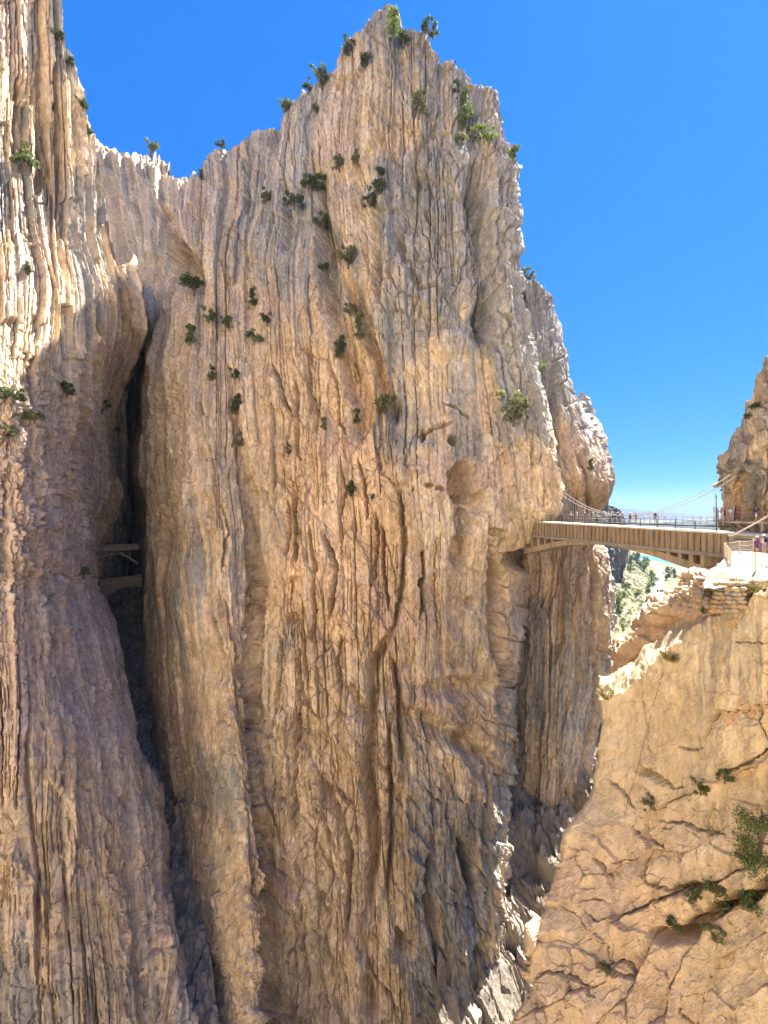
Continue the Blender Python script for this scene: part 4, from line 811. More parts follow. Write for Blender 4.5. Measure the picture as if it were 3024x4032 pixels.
# ------------------------------------------------------------------ the suspension footbridge behind
S0 = at(2192, 2056, 83.0); S1 = at(2852, 2056, 53.0)
sdir = Vector((S1.x - S0.x, S1.y - S0.y, 0)); SL = sdir.length; sdir.normalize(); sside = Vector((-sdir.y, sdir.x, 0)); sside = sside if sside.y > 0 else -sside
SZ = -1.75
def SP(s_, z, o=0.0): return Vector((S0.x, S0.y, 0)) + sdir * s_ + sside * o + Vector((0, 0, z))
su_ = tag(empty('suspension_footbridge', SP(SL / 2, SZ)), 'slender steel suspension footbridge with curved cables behind the aqueduct', 'footbridge')
si = -su_.location
MB().strip([SP(s_, SZ - 0.18) for s_ in (0, SL / 2, SL)], [SP(s_, SZ) for s_ in (0, SL / 2, SL)], sside * 1.3).build('deck', steel, su_, si)
def cz(s_): return -0.55 + 4.75 * (2 * s_ / SL - 1) ** 2
for o in (0.0, 1.3):
    MB().tube([SP(s_, cz(s_), o) for s_ in np.linspace(-0.02 * SL, SL * 1.02, 40)], 0.06, 5).build('main_cable', galv, su_, si)
    for k in range(1, 30):
        s_ = SL * k / 30
        if cz(s_) > SZ + 0.3: MB().tube([SP(s_, SZ - 0.05, o), SP(s_, cz(s_), o)], 0.036, 4).build('hanger', galv, su_, si)
    for k in range(12):
        s_ = SL * (k + 0.5) / 12; MB().tube([SP(s_, SZ, o), SP(s_, SZ + 1.2, o)], 0.025, 5).build('railing_post', steel, su_, si)
    for h in (1.18, 0.6): MB().tube([SP(0, SZ + h, o), SP(SL, SZ + h, o)], 0.02, 4).build('handrail', galv, su_, si)
mp_ = at(2820, 2090, 47.5); ms = tag(empty('steel_mast', mp_), 'tall dark steel mast with a short crossbar by the bridge end', 'mast')
MB().tube([(0, 0, 0), (0, 0, 4.15)], [0.07, 0.045]).build('pole', steel, ms)
MB().tube([(-0.3, 0, 3.85), (0.3, 0, 3.85)], 0.045).build('crossbar', steel, ms)

# ------------------------------------------------------------------ timber walkway on the right wall
wk = tag(empty('cliff_walkway', at(2930, 2050, 53)), 'timber walkway bracketed to the overhanging wall at the right', 'walkway')
wi = -wk.location
W0 = at(2852, 2047, 54.0); W1 = at(3110, 2068, 48.0); W0.z = W1.z = -1.12; wd_ = (W1 - W0); WL = wd_.length; wd_.normalize(); wsd = Vector((-wd_.y, wd_.x, 0)); wsd = wsd if wsd.y > 0 else -wsd
def WP(s_, z, o): return W0 + wd_ * s_ + wsd * o + Vector((0, 0, z))
nb = 46
for k in range(nb): MB().box(WP(WL * (k + .5) / nb, -0.03, 0.95), (WL / nb - 0.03, 1.9, 0.06), (wd_, wsd, Vector((0, 0, 1)))).build('plank', wood, wk, wi)
cuts = [0, 1.95, 4.2, 6.1, WL]
for a, b in zip(cuts[:-1], cuts[1:]): MB().tube([WP(a + 0.05, -0.2, -0.02), WP(b - 0.05, -0.2, -0.02)], 0.11, 8).build('edge_pipe', pale_wood, wk, wi, True)
for s_ in (0.6, 1.5, 2.9, 4.6, 6.4): MB().bar(WP(s_, -0.2, 0.05), WP(s_ + 0.55, -1.35, 1.7), 0.09, 0.12).build('bracket', steel, wk, wi)
for s_ in (3.9, 5.6): MB().bar(WP(s_, -0.3, 0.05), WP(s_, -1.25, 0.05), 0.14, 0.14).build('strut', pale_wood, wk, wi)
for k in range(5):
    s_ = 0.1 + 1.9 * k; MB().tube([WP(s_, 0, 0.06), WP(s_, 1.1, 0.06)], 0.022, 5).build('railing_post', steel, wk, wi)
for h in (1.08, 0.55): MB().tube([WP(0.1, h, 0.06), WP(WL, h, 0.06)], 0.012, 4).build('wire', galv, wk, wi)
bs_ = face_point(PU, 2885, 1722, 22) - at(2872, 1720, 56)
hb = tag(empty('steel_bracket', at(2856, 1720, 56) + bs_), 'small steel frame fixed to the edge of the right wall', 'bracket'); p0 = at(2866, 1708, 56) - hb.location
pA, pB, pC, pD = [at(a, b, 56) + bs_ - hb.location for a, b in ((2872, 1708), (2852, 1707), (2845, 1733), (2866, 1734))]
MB().tube([pA, pB, pC, pD], 0.045, 5).build('bent_bar', steel, hb)

# ------------------------------------------------------------------ fence, handrail and dry-stone wall of the platform
def plat(px, py): return at(px, py, -PZ * F / (py - 2016))
fence_pts = [(2876, 2228), (2864, 2206), (2853, 2190), (2912, 2180), (2966, 2176)]
fpost = [plat(*p) for p in fence_pts]
fn = tag(empty('net_fence', fpost[0]), 'rope and net fence on pale posts along the terrace edge', 'fence')
for p in fpost: MB().tube([p + Vector((0, 0, -0.3)), p + Vector((0, 0, 1.25))], 0.055, 7).build('post', pale_wood, fn, -fn.location)
for a, b in zip(fpost[:-1], fpost[1:]):
    for h in (1.2, 0.8, 0.4):
        m = (a + b) / 2 + Vector((0, 0, h - 0.07)); MB().tube([a + Vector((0, 0, h)), m, b + Vector((0, 0, h))], 0.014, 4).build('rope', pale_wood, fn, -fn.location)
net = MB()
for a, b in zip(fpost[:-1], fpost[1:]):
    L_ = (b - a).length; k = int(L_ / 0.14)
    for i in range(1, k):
        p = a.lerp(b, i / k); net.tube([p + Vector((0, 0, 0.08)), p + Vector((0, 0, 1.18))], 0.006, 3)
    for h in np.arange(0.1, 1.2, 0.13): net.tube([a + Vector((0, 0, h)), b + Vector((0, 0, h))], 0.006, 3)
nto = net.build('netting', pale_wood, fn, -fn.location); nto['kind'] = 'stuff'
rp = plat(2974, 2253); rf = tag(empty('rope_fence', rp), 'single post with ropes at the front of the terrace', 'fence')
MB().tube([(0, 0, -0.3), (0, 0, 1.3)], 0.055, 7).build('post', pale_wood, rf)
for h in (1.22, 0.7): MB().tube([(0, 0, h), (1.6, -1.2, h - 0.12), (3.4, -2.4, h)], 0.015, 4).build('rope', pale_wood, rf)
hp = plat(2866, 2196); hr = tag(empty('stair_handrail', hp), 'sloping pale handrail rising to the right above the terrace', 'handrail')
hq = [at(2868, 2110, hp.y), at(2884, 2108, hp.y - 0.6), at(2960, 2068, 34.5), at(3030, 2028, 32.0), at(3130, 1970, 29.0)]
MB().tube([p - hp for p in hq], 0.06, 8).build('rail', pale_wood, hr, None, True)
MB().tube([(0, 0, -0.2), hq[0] - hp], 0.045, 6).build('post', steel, hr)
MB().tube([Vector((hq[4].x, hq[4].y, PZ)) - hp, hq[4] - hp], 0.05, 6).build('post', steel, hr)

stone_meshes = []
def stone_mesh(seed, flat=0.6):
    rs = random.Random(seed); bm = bmesh.new(); bmesh.ops.create_icosphere(bm, subdivisions=2, radius=0.5)
    for v in bm.verts:
        c = v.co; k = 0.5 / max(abs(c.x), abs(c.y), abs(c.z)); c *= 0.45 + 0.55 * k
        c += Vector((rs.uniform(-.05, .05), rs.uniform(-.05, .05), rs.uniform(-.05, .05)))
    me = bpy.data.meshes.new('stone'); bm.to_mesh(me); bm.free(); return me
stone_m = [plain_mat('wall_stone_' + n_, c, 0.95, 0.25, 4, 0, 0.5) for n_, c in (('tan', (0.45, 0.345, 0.235)), ('rust', (0.40, 0.27, 0.165)), ('grey', (0.36, 0.31, 0.25)))]
for k in range(6):
    me = stone_mesh(k); me.materials.append(stone_m[k % 3]); stone_meshes.append(me)
sw0 = face_point(PQ, 2850, 2330)
sw_ = tag(empty('dry_stone_wall', sw0), 'dry-stone retaining wall of rough blocks under the terrace', 'wall')
rs = random.Random(5)
def top_line(px): return float(np.interp(px, [2600, 2690, 2760, 2800, 2960], [2372, 2310, 2278, 2290, 2284]))
rows = 0
py = 2292.0; r_ = 0
while py < 2402:
    px = 2772 + rs.uniform(0, 12) + max(0, (py - 2370) * 0.5)
    hgt = rs.uniform(13, 19)
    while px < 2938 - (py - 2290) * 0.32:
        wpx = rs.uniform(17, 36); Yf = face_point(PQ, px + wpx / 2, py + hgt / 2, 26).y - 0.10
        c = at(px + wpx / 2, py + hgt / 2 + rs.uniform(-2, 2), Yf); sc = Yf / F
        o = link('stone', stone_meshes[rs.randrange(6)], None, sw_, c - sw0)
        o.scale = (wpx * sc * 1.06, rs.uniform(0.4, 0.6), hgt * sc * 1.12); o.rotation_euler = (rs.uniform(-.1, .1), rs.uniform(-.12, .12), rs.uniform(-.15, .15) - 0.15)
        px += wpx
    py += hgt
rb = 0
for k in range(70):                                    # loose blocks along the broken edge left of the wall
    px = rs.uniform(2612, 2800); py = top_line(px) + rs.uniform(-14, 62) * (0.4 + 0.6 * (px > 2660))
    p = face_point(PQ, px, py, 14)
    if abs((2016 - F * p.z / p.y) - py) > 30: continue
    o = link('loose_stone', stone_meshes[rs.randrange(6)], None, sw_, p - sw0 + Vector((0, -0.05, 0.05)))
    s_ = rs.uniform(0.18, 0.5); o.scale = (s_ * rs.uniform(0.9, 1.5), s_ * rs.uniform(0.8, 1.3), s_ * rs.uniform(0.5, 0.9)); o.rotation_euler = (rs.uniform(-.4, .4), rs.uniform(-.4, .4), rs.uniform(0, 6))
cp0 = face_point(PR, 2592, 2635); cpts = [face_point(PR, 2592 + (2445 - 2592) * t, 2635 + (3200 - 2635) * t, 10) + Vector((0, -0.25, 0)) for t in np.linspace(0, 1, 9)]
cb_ = MB().tube([p - cp0 for p in cpts], 0.02, 4).build('hanging_cable', plain_mat('rusty_cable', (0.20, 0.11, 0.06)), None, cp0)
tag(cb_, 'thin rusty cable hanging slantwise down the near right cliff', 'cable')

# ------------------------------------------------------------------ the two small bridges in the cleft
stone_d = plain_mat('old_masonry', (0.20, 0.165, 0.135), 0.95, 0.22, 1.5, 0, 0.4)
C0, C1 = at(396, 2280, 104.0), at(562, 2262, 112.0)
cd = Vector((C1.x - C0.x, C1.y - C0.y, 0)); cl = cd.length; cd.normalize(); cs_ = Vector((-cd.y, cd.x, 0)); cs_ = cs_ if cs_.y > 0 else -cs_
def CP(px, py, o=0.0):
    k = (px - 1512) / F; s_ = (k * C0.y - C0.x) / (cd.x - k * cd.y); Yb = C0.y + cd.y * s_
    return Vector((C0.x, C0.y, 0)) + cd * s_ + cs_ * o + Vector((0, 0, (2016 - py) / F * (Yb)))
lb = tag(empty('stone_arch_bridge', CP(480, 2300)), 'small masonry arch bridge wedged low in the dark cleft', 'bridge'); li = -lb.location
sof = [(392, 2400), (410, 2362), (425, 2348), (445, 2332), (470, 2318), (495, 2311), (520, 2309), (560, 2312)]
MB().strip([CP(a, b) for a, b in sof], [CP(a, 2301 - (a - 408) * 0.125) for a, b in sof], cs_ * 3.4).build('arch_wall', stone_d, lb, li)
MB().strip([CP(a, 2300.6 - (a - 408) * 0.125, -0.18) for a in (392, 480, 560)], [CP(a, 2296 - (a - 408) * 0.125, -0.18) for a in (392, 480, 560)], cs_ * 3.7).build('string_course', con, lb, li)
MB().strip([CP(a, 2295.6 - (a - 408) * 0.125, -0.02) for a in (392, 480, 560)], [CP(a, 2281 - (a - 408) * 0.13, -0.02) for a in (392, 480, 560)], cs_ * 0.4).build('parapet', stone_d, lb, li)
MB().tube([CP(a, 2247 - (a - 408) * 0.06, 1.0) for a in (395, 480, 560)], 0.05, 5).build('cable', galv, lb, li)
ub = tag(empty('open_arch_footbridge', CP(485, 2170, 3.5)), 'narrow footbridge on a thin open arch high in the dark cleft', 'footbridge'); ui = -ub.location
MB().strip([CP(a, 2172 - (a - 425) * 0.04, 3.0) for a in (395, 480, 566)], [CP(a, 2160 - (a - 425) * 0.03, 3.0) for a in (395, 480, 566)], cs_ * 1.6).build('deck', plain_mat('pale_deck', (0.27, 0.26, 0.24)), ub, ui)
ar = [(395, 2212), (415, 2203), (440, 2192), (465, 2187), (488, 2186), (510, 2190), (530, 2202), (566, 2225)]
MB().strip([CP(a, b, 3.2) for a, b in ar], [CP(a, b - 7, 3.2) for a, b in ar], cs_ * 1.2).build('arch', con_d, ub, ui)
for a in (419, 444, 468, 489, 511, 536):
    zt_ = float(np.interp(a, [q_[0] for q_ in ar], [q_[1] for q_ in ar])) - 4
    MB().bar(CP(a, zt_, 3.5), CP(a, 2172.5, 3.5), 0.3, 0.3).build('column', con, ub, ui)
for a in (424, 476, 509, 547): MB().tube([CP(a, 2168, 2.97), CP(a, 2143, 2.97)], 0.04, 5).build('railing_post', steel, ub, ui)
MB().strip([CP(a, 2159.6 - (a - 425) * 0.03, 3.08) for a in (395, 480, 566)], [CP(a, 2147 - (a - 425) * 0.03, 3.08) for a in (395, 480, 566)], cs_ * 0.12).build('parapet', con_d, ub, ui)
for b in (2140, 2144): MB().tube([CP(a, b - (a - 425) * 0.03, 2.97) for a in (395, 566)], 0.025, 4).build('handrail', steel, ub, ui)
# ------------------------------------------------------------------ plants
def leaf_mat(name, c, var=0.45):
    m, N, L, P = new_mat(name)
    P.inputs['Roughness'].default_value = 0.7; P.inputs['Specular IOR Level'].default_value = 0.2
    g = N.new('ShaderNodeNewGeometry'); oi = N.new('ShaderNodeObjectInfo')
    n1 = N.new('ShaderNodeTexNoise'); n1.inputs['Scale'].default_value = 2.2; n1.inputs['Detail'].default_value = 3
    L.new(g.outputs['Position'], n1.inputs['Vector'])
    cr = N.new('ShaderNodeValToRGB'); e = cr.color_ramp.elements; e[0].position = 0.32; e[1].position = 0.68
    e[0].color = (c[0] * (1 - var), c[1] * (1 - var), c[2] * (1 - var), 1); e[1].color = (c[0] * (1 + var), c[1] * (1 + var), c[2] * (1 + 0.6 * var), 1)
    L.new(n1.outputs[0], cr.inputs[0]); L.new(cr.outputs[0], P.inputs['Base Color'])
    tr = N.new('ShaderNodeBsdfTranslucent'); L.new(cr.outputs[0], tr.inputs[0])
    mx = N.new('ShaderNodeMixShader'); mx.inputs[0].default_value = 0.3
    L.new(P.outputs[0], mx.inputs[1]); L.new(tr.outputs[0], mx.inputs[2]); L.new(mx.outputs[0], N['Material Output'].inputs[0])
    return m
LM = dict(dark=leaf_mat('juniper_leaf', (0.072, 0.10, 0.04)), mid=leaf_mat('shrub_leaf', (0.125, 0.16, 0.055)), bright=leaf_mat('fresh_leaf', (0.19, 0.25, 0.065)), olive=leaf_mat('olive_leaf', (0.16, 0.17, 0.08)), dry=leaf_mat('dry_grass', (0.30, 0.25, 0.13)))
bark = plain_mat('bark', (0.13, 0.10, 0.075), 0.95, 0.25, 5, 0, 0.4)
def foliage(seed, n=650, shape='round', leaf=0.095):
    """unit crown (radius about 1, centre at 0,0,0.9): leaves in uneven clumps"""
    rs = np.random.RandomState(seed); k = 15
    a = rs.uniform(0, 2 * np.pi, k); r = rs.uniform(0.1, 0.85, k) ** 0.7; z = rs.uniform(-0.7, 0.85, k)
    cc = np.stack([r * np.cos(a), r * np.sin(a), z], -1)
    if shape == 'tall': cc *= (0.5, 0.5, 1.35)
    elif shape == 'wide': cc *= (1.25, 0.9, 0.55)
    elif shape == 'cone':
        z = rs.uniform(-1, 1.3, k); r = (1.35 - z) * 0.36 * rs.uniform(0.3, 1, k); cc = np.stack([r * np.cos(a), r * np.sin(a), z], -1)
    cr_ = rs.uniform(0.20, 0.42, k)
    w_ = rs.randint(0, k, n); v = rs.normal(size=(n, 3)); v /= np.linalg.norm(v, axis=1)[:, None]
    p = cc[w_] + v * cr_[w_][:, None] * rs.uniform(0.35, 1.08, n)[:, None] + (0, 0, 0.9)
    nn = v + rs.normal(size=(n, 3)) * 0.7; nn /= np.linalg.norm(nn, axis=1)[:, None]
    t1 = np.cross(nn, rs.normal(size=(n, 3))); t1 /= np.linalg.norm(t1, axis=1)[:, None]; t2 = np.cross(nn, t1)
    s = (leaf * rs.uniform(0.6, 1.6, n))[:, None]
    q = np.stack([p - t1 * s, p + t2 * s * 0.55, p + t1 * s, p - t2 * s * 0.55], 1).reshape(-1, 3)
    me = bpy.data.meshes.new('foliage'); me.from_pydata(q.tolist(), [], np.arange(4 * n).reshape(-1, 4).tolist()); me.update()
    return me, cc
def stems(seed, cc, h=0.9):
    rs = random.Random(seed); mb = MB()
    mb.tube([(0, 0, -0.25), (rs.uniform(-.08, .08), rs.uniform(-.08, .08), h * 0.4), (0, 0, h * 0.9)], [0.09, 0.07, 0.03], 5)
    for c in cc[:8]: mb.tube([(0, 0, h * rs.uniform(0.1, 0.5)), (c[0] * 0.5, c[1] * 0.5, h * 0.6 + c[2] * 0.3), (c[0], c[1], h + c[2])], [0.045, 0.03, 0.012], 4)
    return mb.mesh('stem')
def tuft(seed, n=160):
    rs = random.Random(seed); v = []; f = []
    for k in range(n):
        a = rs.uniform(0, 6.28); r = rs.uniform(0, 0.35); l = rs.uniform(0.5, 1.5); b = rs.uniform(0.2, 0.9)
        x0, y0 = r * math.cos(a), r * math.sin(a); dx, dy = math.cos(a + rs.uniform(-.6, .6)) * b, math.sin(a + rs.uniform(-.6, .6)) * b
        w_ = 0.035; i = len(v)
        v += [(x0 - w_ * dy, y0 + w_ * dx, -0.1), (x0 + w_ * dy, y0 - w_ * dx, -0.1), (x0 + dx * 0.6, y0 + dy * 0.6, l * 0.75), (x0 + dx * 1.1, y0 + dy * 1.1, l * 0.9)]
        f += [(i, i + 1, i + 2), (i, i + 2, i + 3)]
    me = bpy.data.meshes.new('grass_blades'); me.from_pydata(v, [], f); me.update(); return me
PROT = {}
for sh in ('round', 'tall', 'wide', 'cone'):
    for k in range(3 if sh != 'cone' else 2):
        me, cc = foliage(40 + k * 7 + len(sh), 900 if sh != 'cone' else 620, sh)
        PROT.setdefault(sh, []).append((me, stems(60 + k, cc)))
MESHV = {}
def crown_mesh(sh, k, kind):
    key = (sh, k, kind)
    if key not in MESHV:
        me = PROT[sh][k][0].copy(); me.name = 'foliage'; me.materials.clear(); me.materials.append(LM[kind]); MESHV[key] = me
    return MESHV[key]
for sh in PROT:
    for me, st_ in PROT[sh]: st_.materials.append(bark)
prs = random.Random(11)
def shrub(P, px, py, rpx, kind, sh, label, group='shrubs rooted in the cliffs', name='shrub', cat='shrub', fwd=0.45, p=None, ry=None):
    if p is None: p = face_point(P, px, py + rpx * 0.9, 14)
    r_ = 1.3 * rpx / F * p.y
    o = tag(empty(name, p + Vector((0, -r_ * fwd, 0)), prs.uniform(0, 6.28)), label, cat, group)
    o.scale = (r_, r_, r_ * (ry or 1.0) * prs.uniform(0.9, 1.1))
    k = prs.randrange(len(PROT[sh]))
    link('foliage', crown_mesh(sh, k, kind), None, o); link('stem', PROT[sh][k][1], None, o)
    return o
SH = [
 (PM, 1562, 128, 36, 'bright', 'tall', 'bright green shrub just below the summit of the main cliff'), (PM, 1690, 145, 27, 'dark', 'round', 'dark bush on the skyline right of the summit'),
 (PM, 1585, 165, 22, 'dark', 'wide', 'low dark bush under the bright summit shrub'), (PM, 1365, 200, 25, 'dark', 'round', 'dark bush on the skyline left of the summit'),
 (PM, 1424, 262, 24, 'dark', 'wide', 'dark bush on the face below the left shoulder of the summit'), (PM, 1250, 318, 30, 'mid', 'wide', 'spreading bush on the left skyline halfway down the slope'),
 (PM, 1205, 345, 18, 'dark', 'round', 'small dark bush on the left skyline beside the spreading bush'), (PM, 1112, 430, 22, 'mid', 'round', 'round green bush on the lower left skyline'),
 (PM, 886, 570, 16, 'dark', 'round', 'tiny bush on the skyline near the saddle'), (PM, 800, 690, 14, 'mid', 'tall', 'thin sapling at the foot of the left skyline'),
 (PM, 1635, 445, 33, 'olive', 'round', 'olive green bush on a knob high on the main face'), (PM, 1812, 440, 34, 'mid', 'tall', 'tall green bush in the gully right of the knob'),
 (PM, 1845, 478, 26, 'mid', 'round', 'green bush at the lower end of the high right gully'), (PM, 1872, 525, 24, 'bright', 'wide', 'bright low bush on a ledge below the high right gully'),
 (PM, 1796, 340, 18, 'dark', 'round', 'small dark bush above the high right gully'), (PM, 2024, 612, 22, 'mid', 'round', 'bush standing out on the right skyline of the main cliff'),
 (PM, 1940, 545, 20, 'bright', 'round', 'small bright bush beside the right skyline'), (PM, 1810, 560, 22, 'olive', 'wide', 'pale straggly bush on the upper right ledges'),
 (PM, 1165, 795, 28, 'dark', 'wide', 'lowest of the three dark bushes on the slanting upper ledge'), (PM, 1215, 750, 27, 'dark', 'wide', 'middle of the three dark bushes on the slanting upper ledge'), (PM, 1255, 718, 25, 'dark', 'wide', 'highest of the three dark bushes on the slanting upper ledge'),
 (PM, 1484, 730, 34, 'dark', 'tall', 'tall dark bush in the cleft above mid face'), (PM, 1470, 790, 26, 'dark', 'round', 'dark bush hanging below the tall cleft bush'), (PM, 1285, 880, 28, 'dark', 'wide', 'dark bush in the head of the central gully'),
 (PM, 1402, 640, 19, 'mid', 'round', 'small bush above the tall dark cleft bush'), (PM, 1325, 650, 26, 'mid', 'wide', 'straggling bush left of the cleft bush'), (PM, 1236, 440, 16, 'mid', 'wide', 'small bush on pale upper rock right of the left skyline'),
 (PM, 1040, 780, 22, 'mid', 'wide', 'pale bush among the fins of the upper left face'), (PM, 1360, 1022, 36, 'olive', 'round', 'large olive bush beside the central gully'), (PM, 1295, 1060, 18, 'dark', 'wide', 'dark bush in the central gully floor'),
 (PM, 1414, 1292, 28, 'mid', 'tall', 'green bush on the column right of the central gully'), (PM, 1358, 1380, 30, 'dark', 'tall', 'dark bush filling the lower central gully'), (PM, 1370, 1225, 22, 'olive', 'wide', 'dull bush at the top of the leaning column'),
 (PM, 782, 1125, 36, 'dark', 'wide', 'dark bush on the ledge above the left pillar'), (PM, 993, 1168, 22, 'dark', 'tall', 'dark bush among upper ribs right of the left pillar'), (PM, 1047, 1255, 20, 'dark', 'round', 'small dark bush above the pale plates'),
 (PM, 830, 1240, 22, 'mid', 'round', 'left one of two bushes on top of the left pillar'), (PM, 892, 1270, 22, 'mid', 'round', 'right one of two bushes on top of the left pillar'), (PM, 757, 1315, 26, 'mid', 'tall', 'bush at the shoulder of the left pillar'),
 (PM, 993, 1330, 24, 'mid', 'wide', 'spreading bush at the head of the curved joints'), (PM, 845, 1465, 20, 'mid', 'tall', 'narrow bush halfway down the left pillar top'), (PM, 928, 1610, 28, 'dark', 'tall', 'dark bush in the gully beside the left pillar'),
 (PM, 920, 1470, 16, 'dark', 'round', 'small dark bush above the pillar gully'), (PM, 945, 1745, 20, 'olive', 'tall', 'dull bush lower in the pillar gully'), (PM, 2000, 1622, 52, 'olive', 'round', 'large pale green bush on the right edge of the main cliff'),
 (PM, 1520, 1600, 40, 'olive', 'wide', 'brownish green bush at the foot of the central gully'), (PM, 1415, 1655, 20, 'dark', 'tall', 'dark bush in the notch below the central gully'), (PM, 1376, 1920, 24, 'dark', 'tall', 'lone dark bush in the middle of the face'),
 (PM, 1278, 1660, 18, 'olive', 'tall', 'small bush among the pale plates'), (PM, 1468, 1950, 10, 'dark', 'round', 'tiny dark bush beside the lone mid face bush'), (PM, 1130, 1760, 15, 'olive', 'tall', 'straggly growth in a pale joint'),
 (PN, 2133, 1445, 20, 'bright', 'wide', 'bright bush on the second buttress'), (PN, 2066, 1075, 24, 'mid', 'round', 'green bush where the second buttress meets the main cliff'), (PN, 2308, 1835, 14, 'dark', 'tall', 'dark tuft on the bulging second buttress'), (PN, 2175, 1665, 14, 'dark', 'wide', 'small dark bush on the second buttress ledge'),
 (PL, 125, 655, 34, 'mid', 'round', 'green bush on the sunlit shelf of the left cliff'), (PL, 131, 1070, 18, 'dark', 'tall', 'dark bush between the sunlit columns'), (PL, 75, 1552, 34, 'dark', 'wide', 'dark bush at the foot of the sunlit columns'),
 (PL, 273, 1545, 22, 'dark', 'round', 'dark bush right of the column foot'), (PL, 40, 1700, 30, 'olive', 'wide', 'dull bush on the rubble slope at the left edge'), (PL, 160, 1640, 24, 'olive', 'wide', 'dull bush on the rubble slope below the columns'),
 (PL, 250, 165, 20, 'dark', 'wide', 'topmost bush on the left cliff skyline'), (PL, 296, 265, 20, 'dark', 'wide', 'second bush down on the left cliff skyline'), (PL, 345, 430, 18, 'dark', 'wide', 'third bush down on the left cliff skyline'), (PL, 365, 530, 16, 'dark', 'round', 'lowest bush on the left cliff skyline'),
 (PL, 345, 2250, 22, 'olive', 'wide', 'grey green growth beside the cleft bridges'), (PL, 420, 1620, 22, 'dark', 'round', 'dark bush on the left lip of the cleft'), (PL, 460, 1700, 20, 'dark', 'wide', 'dark bush deep on the left side of the cleft'),
 (PB, 470, 640, 26, 'bright', 'wide', 'bright bush on the back ridge'), (PB, 420, 620, 18, 'mid', 'round', 'green bush on the back ridge by the left cliff'), (PB, 612, 590, 22, 'mid', 'round', 'bush crowning the knob of the back ridge'),
 (PU, 2930, 1640, 14, 'dark', 'wide', 'dark twigs on the edge of the right wall'), (PU, 2955, 1600, 16, 'dark', 'wide', 'dark bush higher on the edge of the right wall'),
 (PR, 2735, 3085, 26, 'mid', 'round', 'small green bush on the near right cliff'), (PR, 2840, 3060, 22, 'mid', 'wide', 'green bush beside the long joint of the near cliff'), (PR, 2700, 3500, 28, 'olive', 'wide', 'leafy bush at the left end of the slanting ditch'),
 (PR, 2790, 3485, 30, 'olive', 'wide', 'leafy bush in the upper slanting ditch'), (PR, 2850, 3545, 36, 'olive', 'wide', 'olive growth filling the slanting ditch'), (PR, 2925, 3520, 38, 'mid', 'wide', 'green growth where the ditch meets the right edge'),
 (PR, 2790, 3650, 26, 'olive', 'wide', 'dull growth in the lower ditch'), (PR, 2635, 3640, 20, 'mid', 'round', 'single small bush below the ditch'), (PR, 2540, 3150, 22, 'olive', 'wide', 'thin brush in the joint of the near cliff'), (PR, 2370, 3800, 22, 'olive', 'wide', 'dark growth in a joint low on the near cliff'),
]
for a in SH: shrub(*a)
# the tree leaning in at the right edge
tp = face_point(PR, 3000, 3400, 20); tr_ = tag(empty('fig_tree', tp * (1 - 1.3 / tp.y) + Vector((-0.5, 0, -0.3))), 'large dark leafy tree growing from the near cliff at the right edge', 'tree')
tr_.scale = (1.15, 1.15, 1.1)
trunk = MB(); trs = random.Random(3)
trunk.tube([(0.3, 1.5, -0.5), (-0.1, 0.2, 0.2), (0.1, 0, 0.9), (0.3, 0, 2.0), (0.2, 0, 3.0)], [0.14, 0.12, 0.10, 0.06, 0.03], 7)
tips = []
for k in range(22):
    a = trs.uniform(0, 6.28); z0 = trs.uniform(0.3, 2.6); l = trs.uniform(0.7, 1.5); e_ = Vector((0.15 + math.cos(a) * l, math.sin(a) * l * 0.55 - 0.1, z0 + trs.uniform(-0.2, 0.7)))
    trunk.tube([(0.1, 0, z0), (0.1 + 0.5 * (e_.x - 0.1), e_.y * 0.5, (z0 + e_.z) / 2 + 0.1), e_], [0.04, 0.025, 0.01], 4); tips.append(e_)
trunk.build('trunk', bark, tr_)
rsn = np.random.RandomState(4); n = 5200
T_ = np.array([tuple(t) for t in tips]); wI = rsn.randint(0, len(T_), n); v = rsn.normal(size=(n, 3)); p_ = T_[wI] * rsn.uniform(0.55, 1.0, (n, 1)) ** np.array([1, 1, 0.25]) + v * np.array([0.2, 0.17, 0.19])
nn = rsn.normal(size=(n, 3)); nn /= np.linalg.norm(nn, axis=1)[:, None]; t1 = np.cross(nn, rsn.normal(size=(n, 3))); t1 /= np.linalg.norm(t1, axis=1)[:, None]; t2 = np.cross(nn, t1); s_ = rsn.uniform(0.03, 0.07, (n, 1))
q = np.stack([p_ - t1 * s_, p_ + t2 * s_ * 0.5, p_ + t1 * s_, p_ - t2 * s_ * 0.5], 1).reshape(-1, 3)
me = bpy.data.meshes.new('crown'); me.from_pydata(q.tolist(), [], np.arange(4 * n).reshape(-1, 4).tolist()); link('crown', me, LM['mid'], tr_)
# tufts of dry grass
TUF = [tuft(k) for k in range(3)]
for t in TUF: t.materials.append(LM['dry'])
for P_, px, py, r_, lab in [(PR, 2372, 2738, 34, 'dry grass tuft at the outer tip of the sunlit ledge'), (PR, 2625, 2590, 40, 'dry grass tuft halfway up the sunlit ledge'), (PQ, 2915, 2350, 40, 'dry grass clump right of the dry-stone wall'), (PQ, 2950, 2320, 36, 'straw coloured grass at the top right of the dry-stone wall'), (PQ, 2760, 2402, 26, 'small straw tuft below the dry-stone wall'), (PQ, 2885, 2310, 24, 'small dry tuft above the dry-stone wall')]:
    p = face_point(P_, px, py, 18); o = tag(empty('grass_tuft', p + Vector((0, -0.1, 0))), lab, 'grass', 'dry grass tufts'); s_ = r_ / F * p.y; o.scale = (s_, s_, s_ * 0.8)
    link('grass_blades', TUF[prs.randrange(3)], None, o)
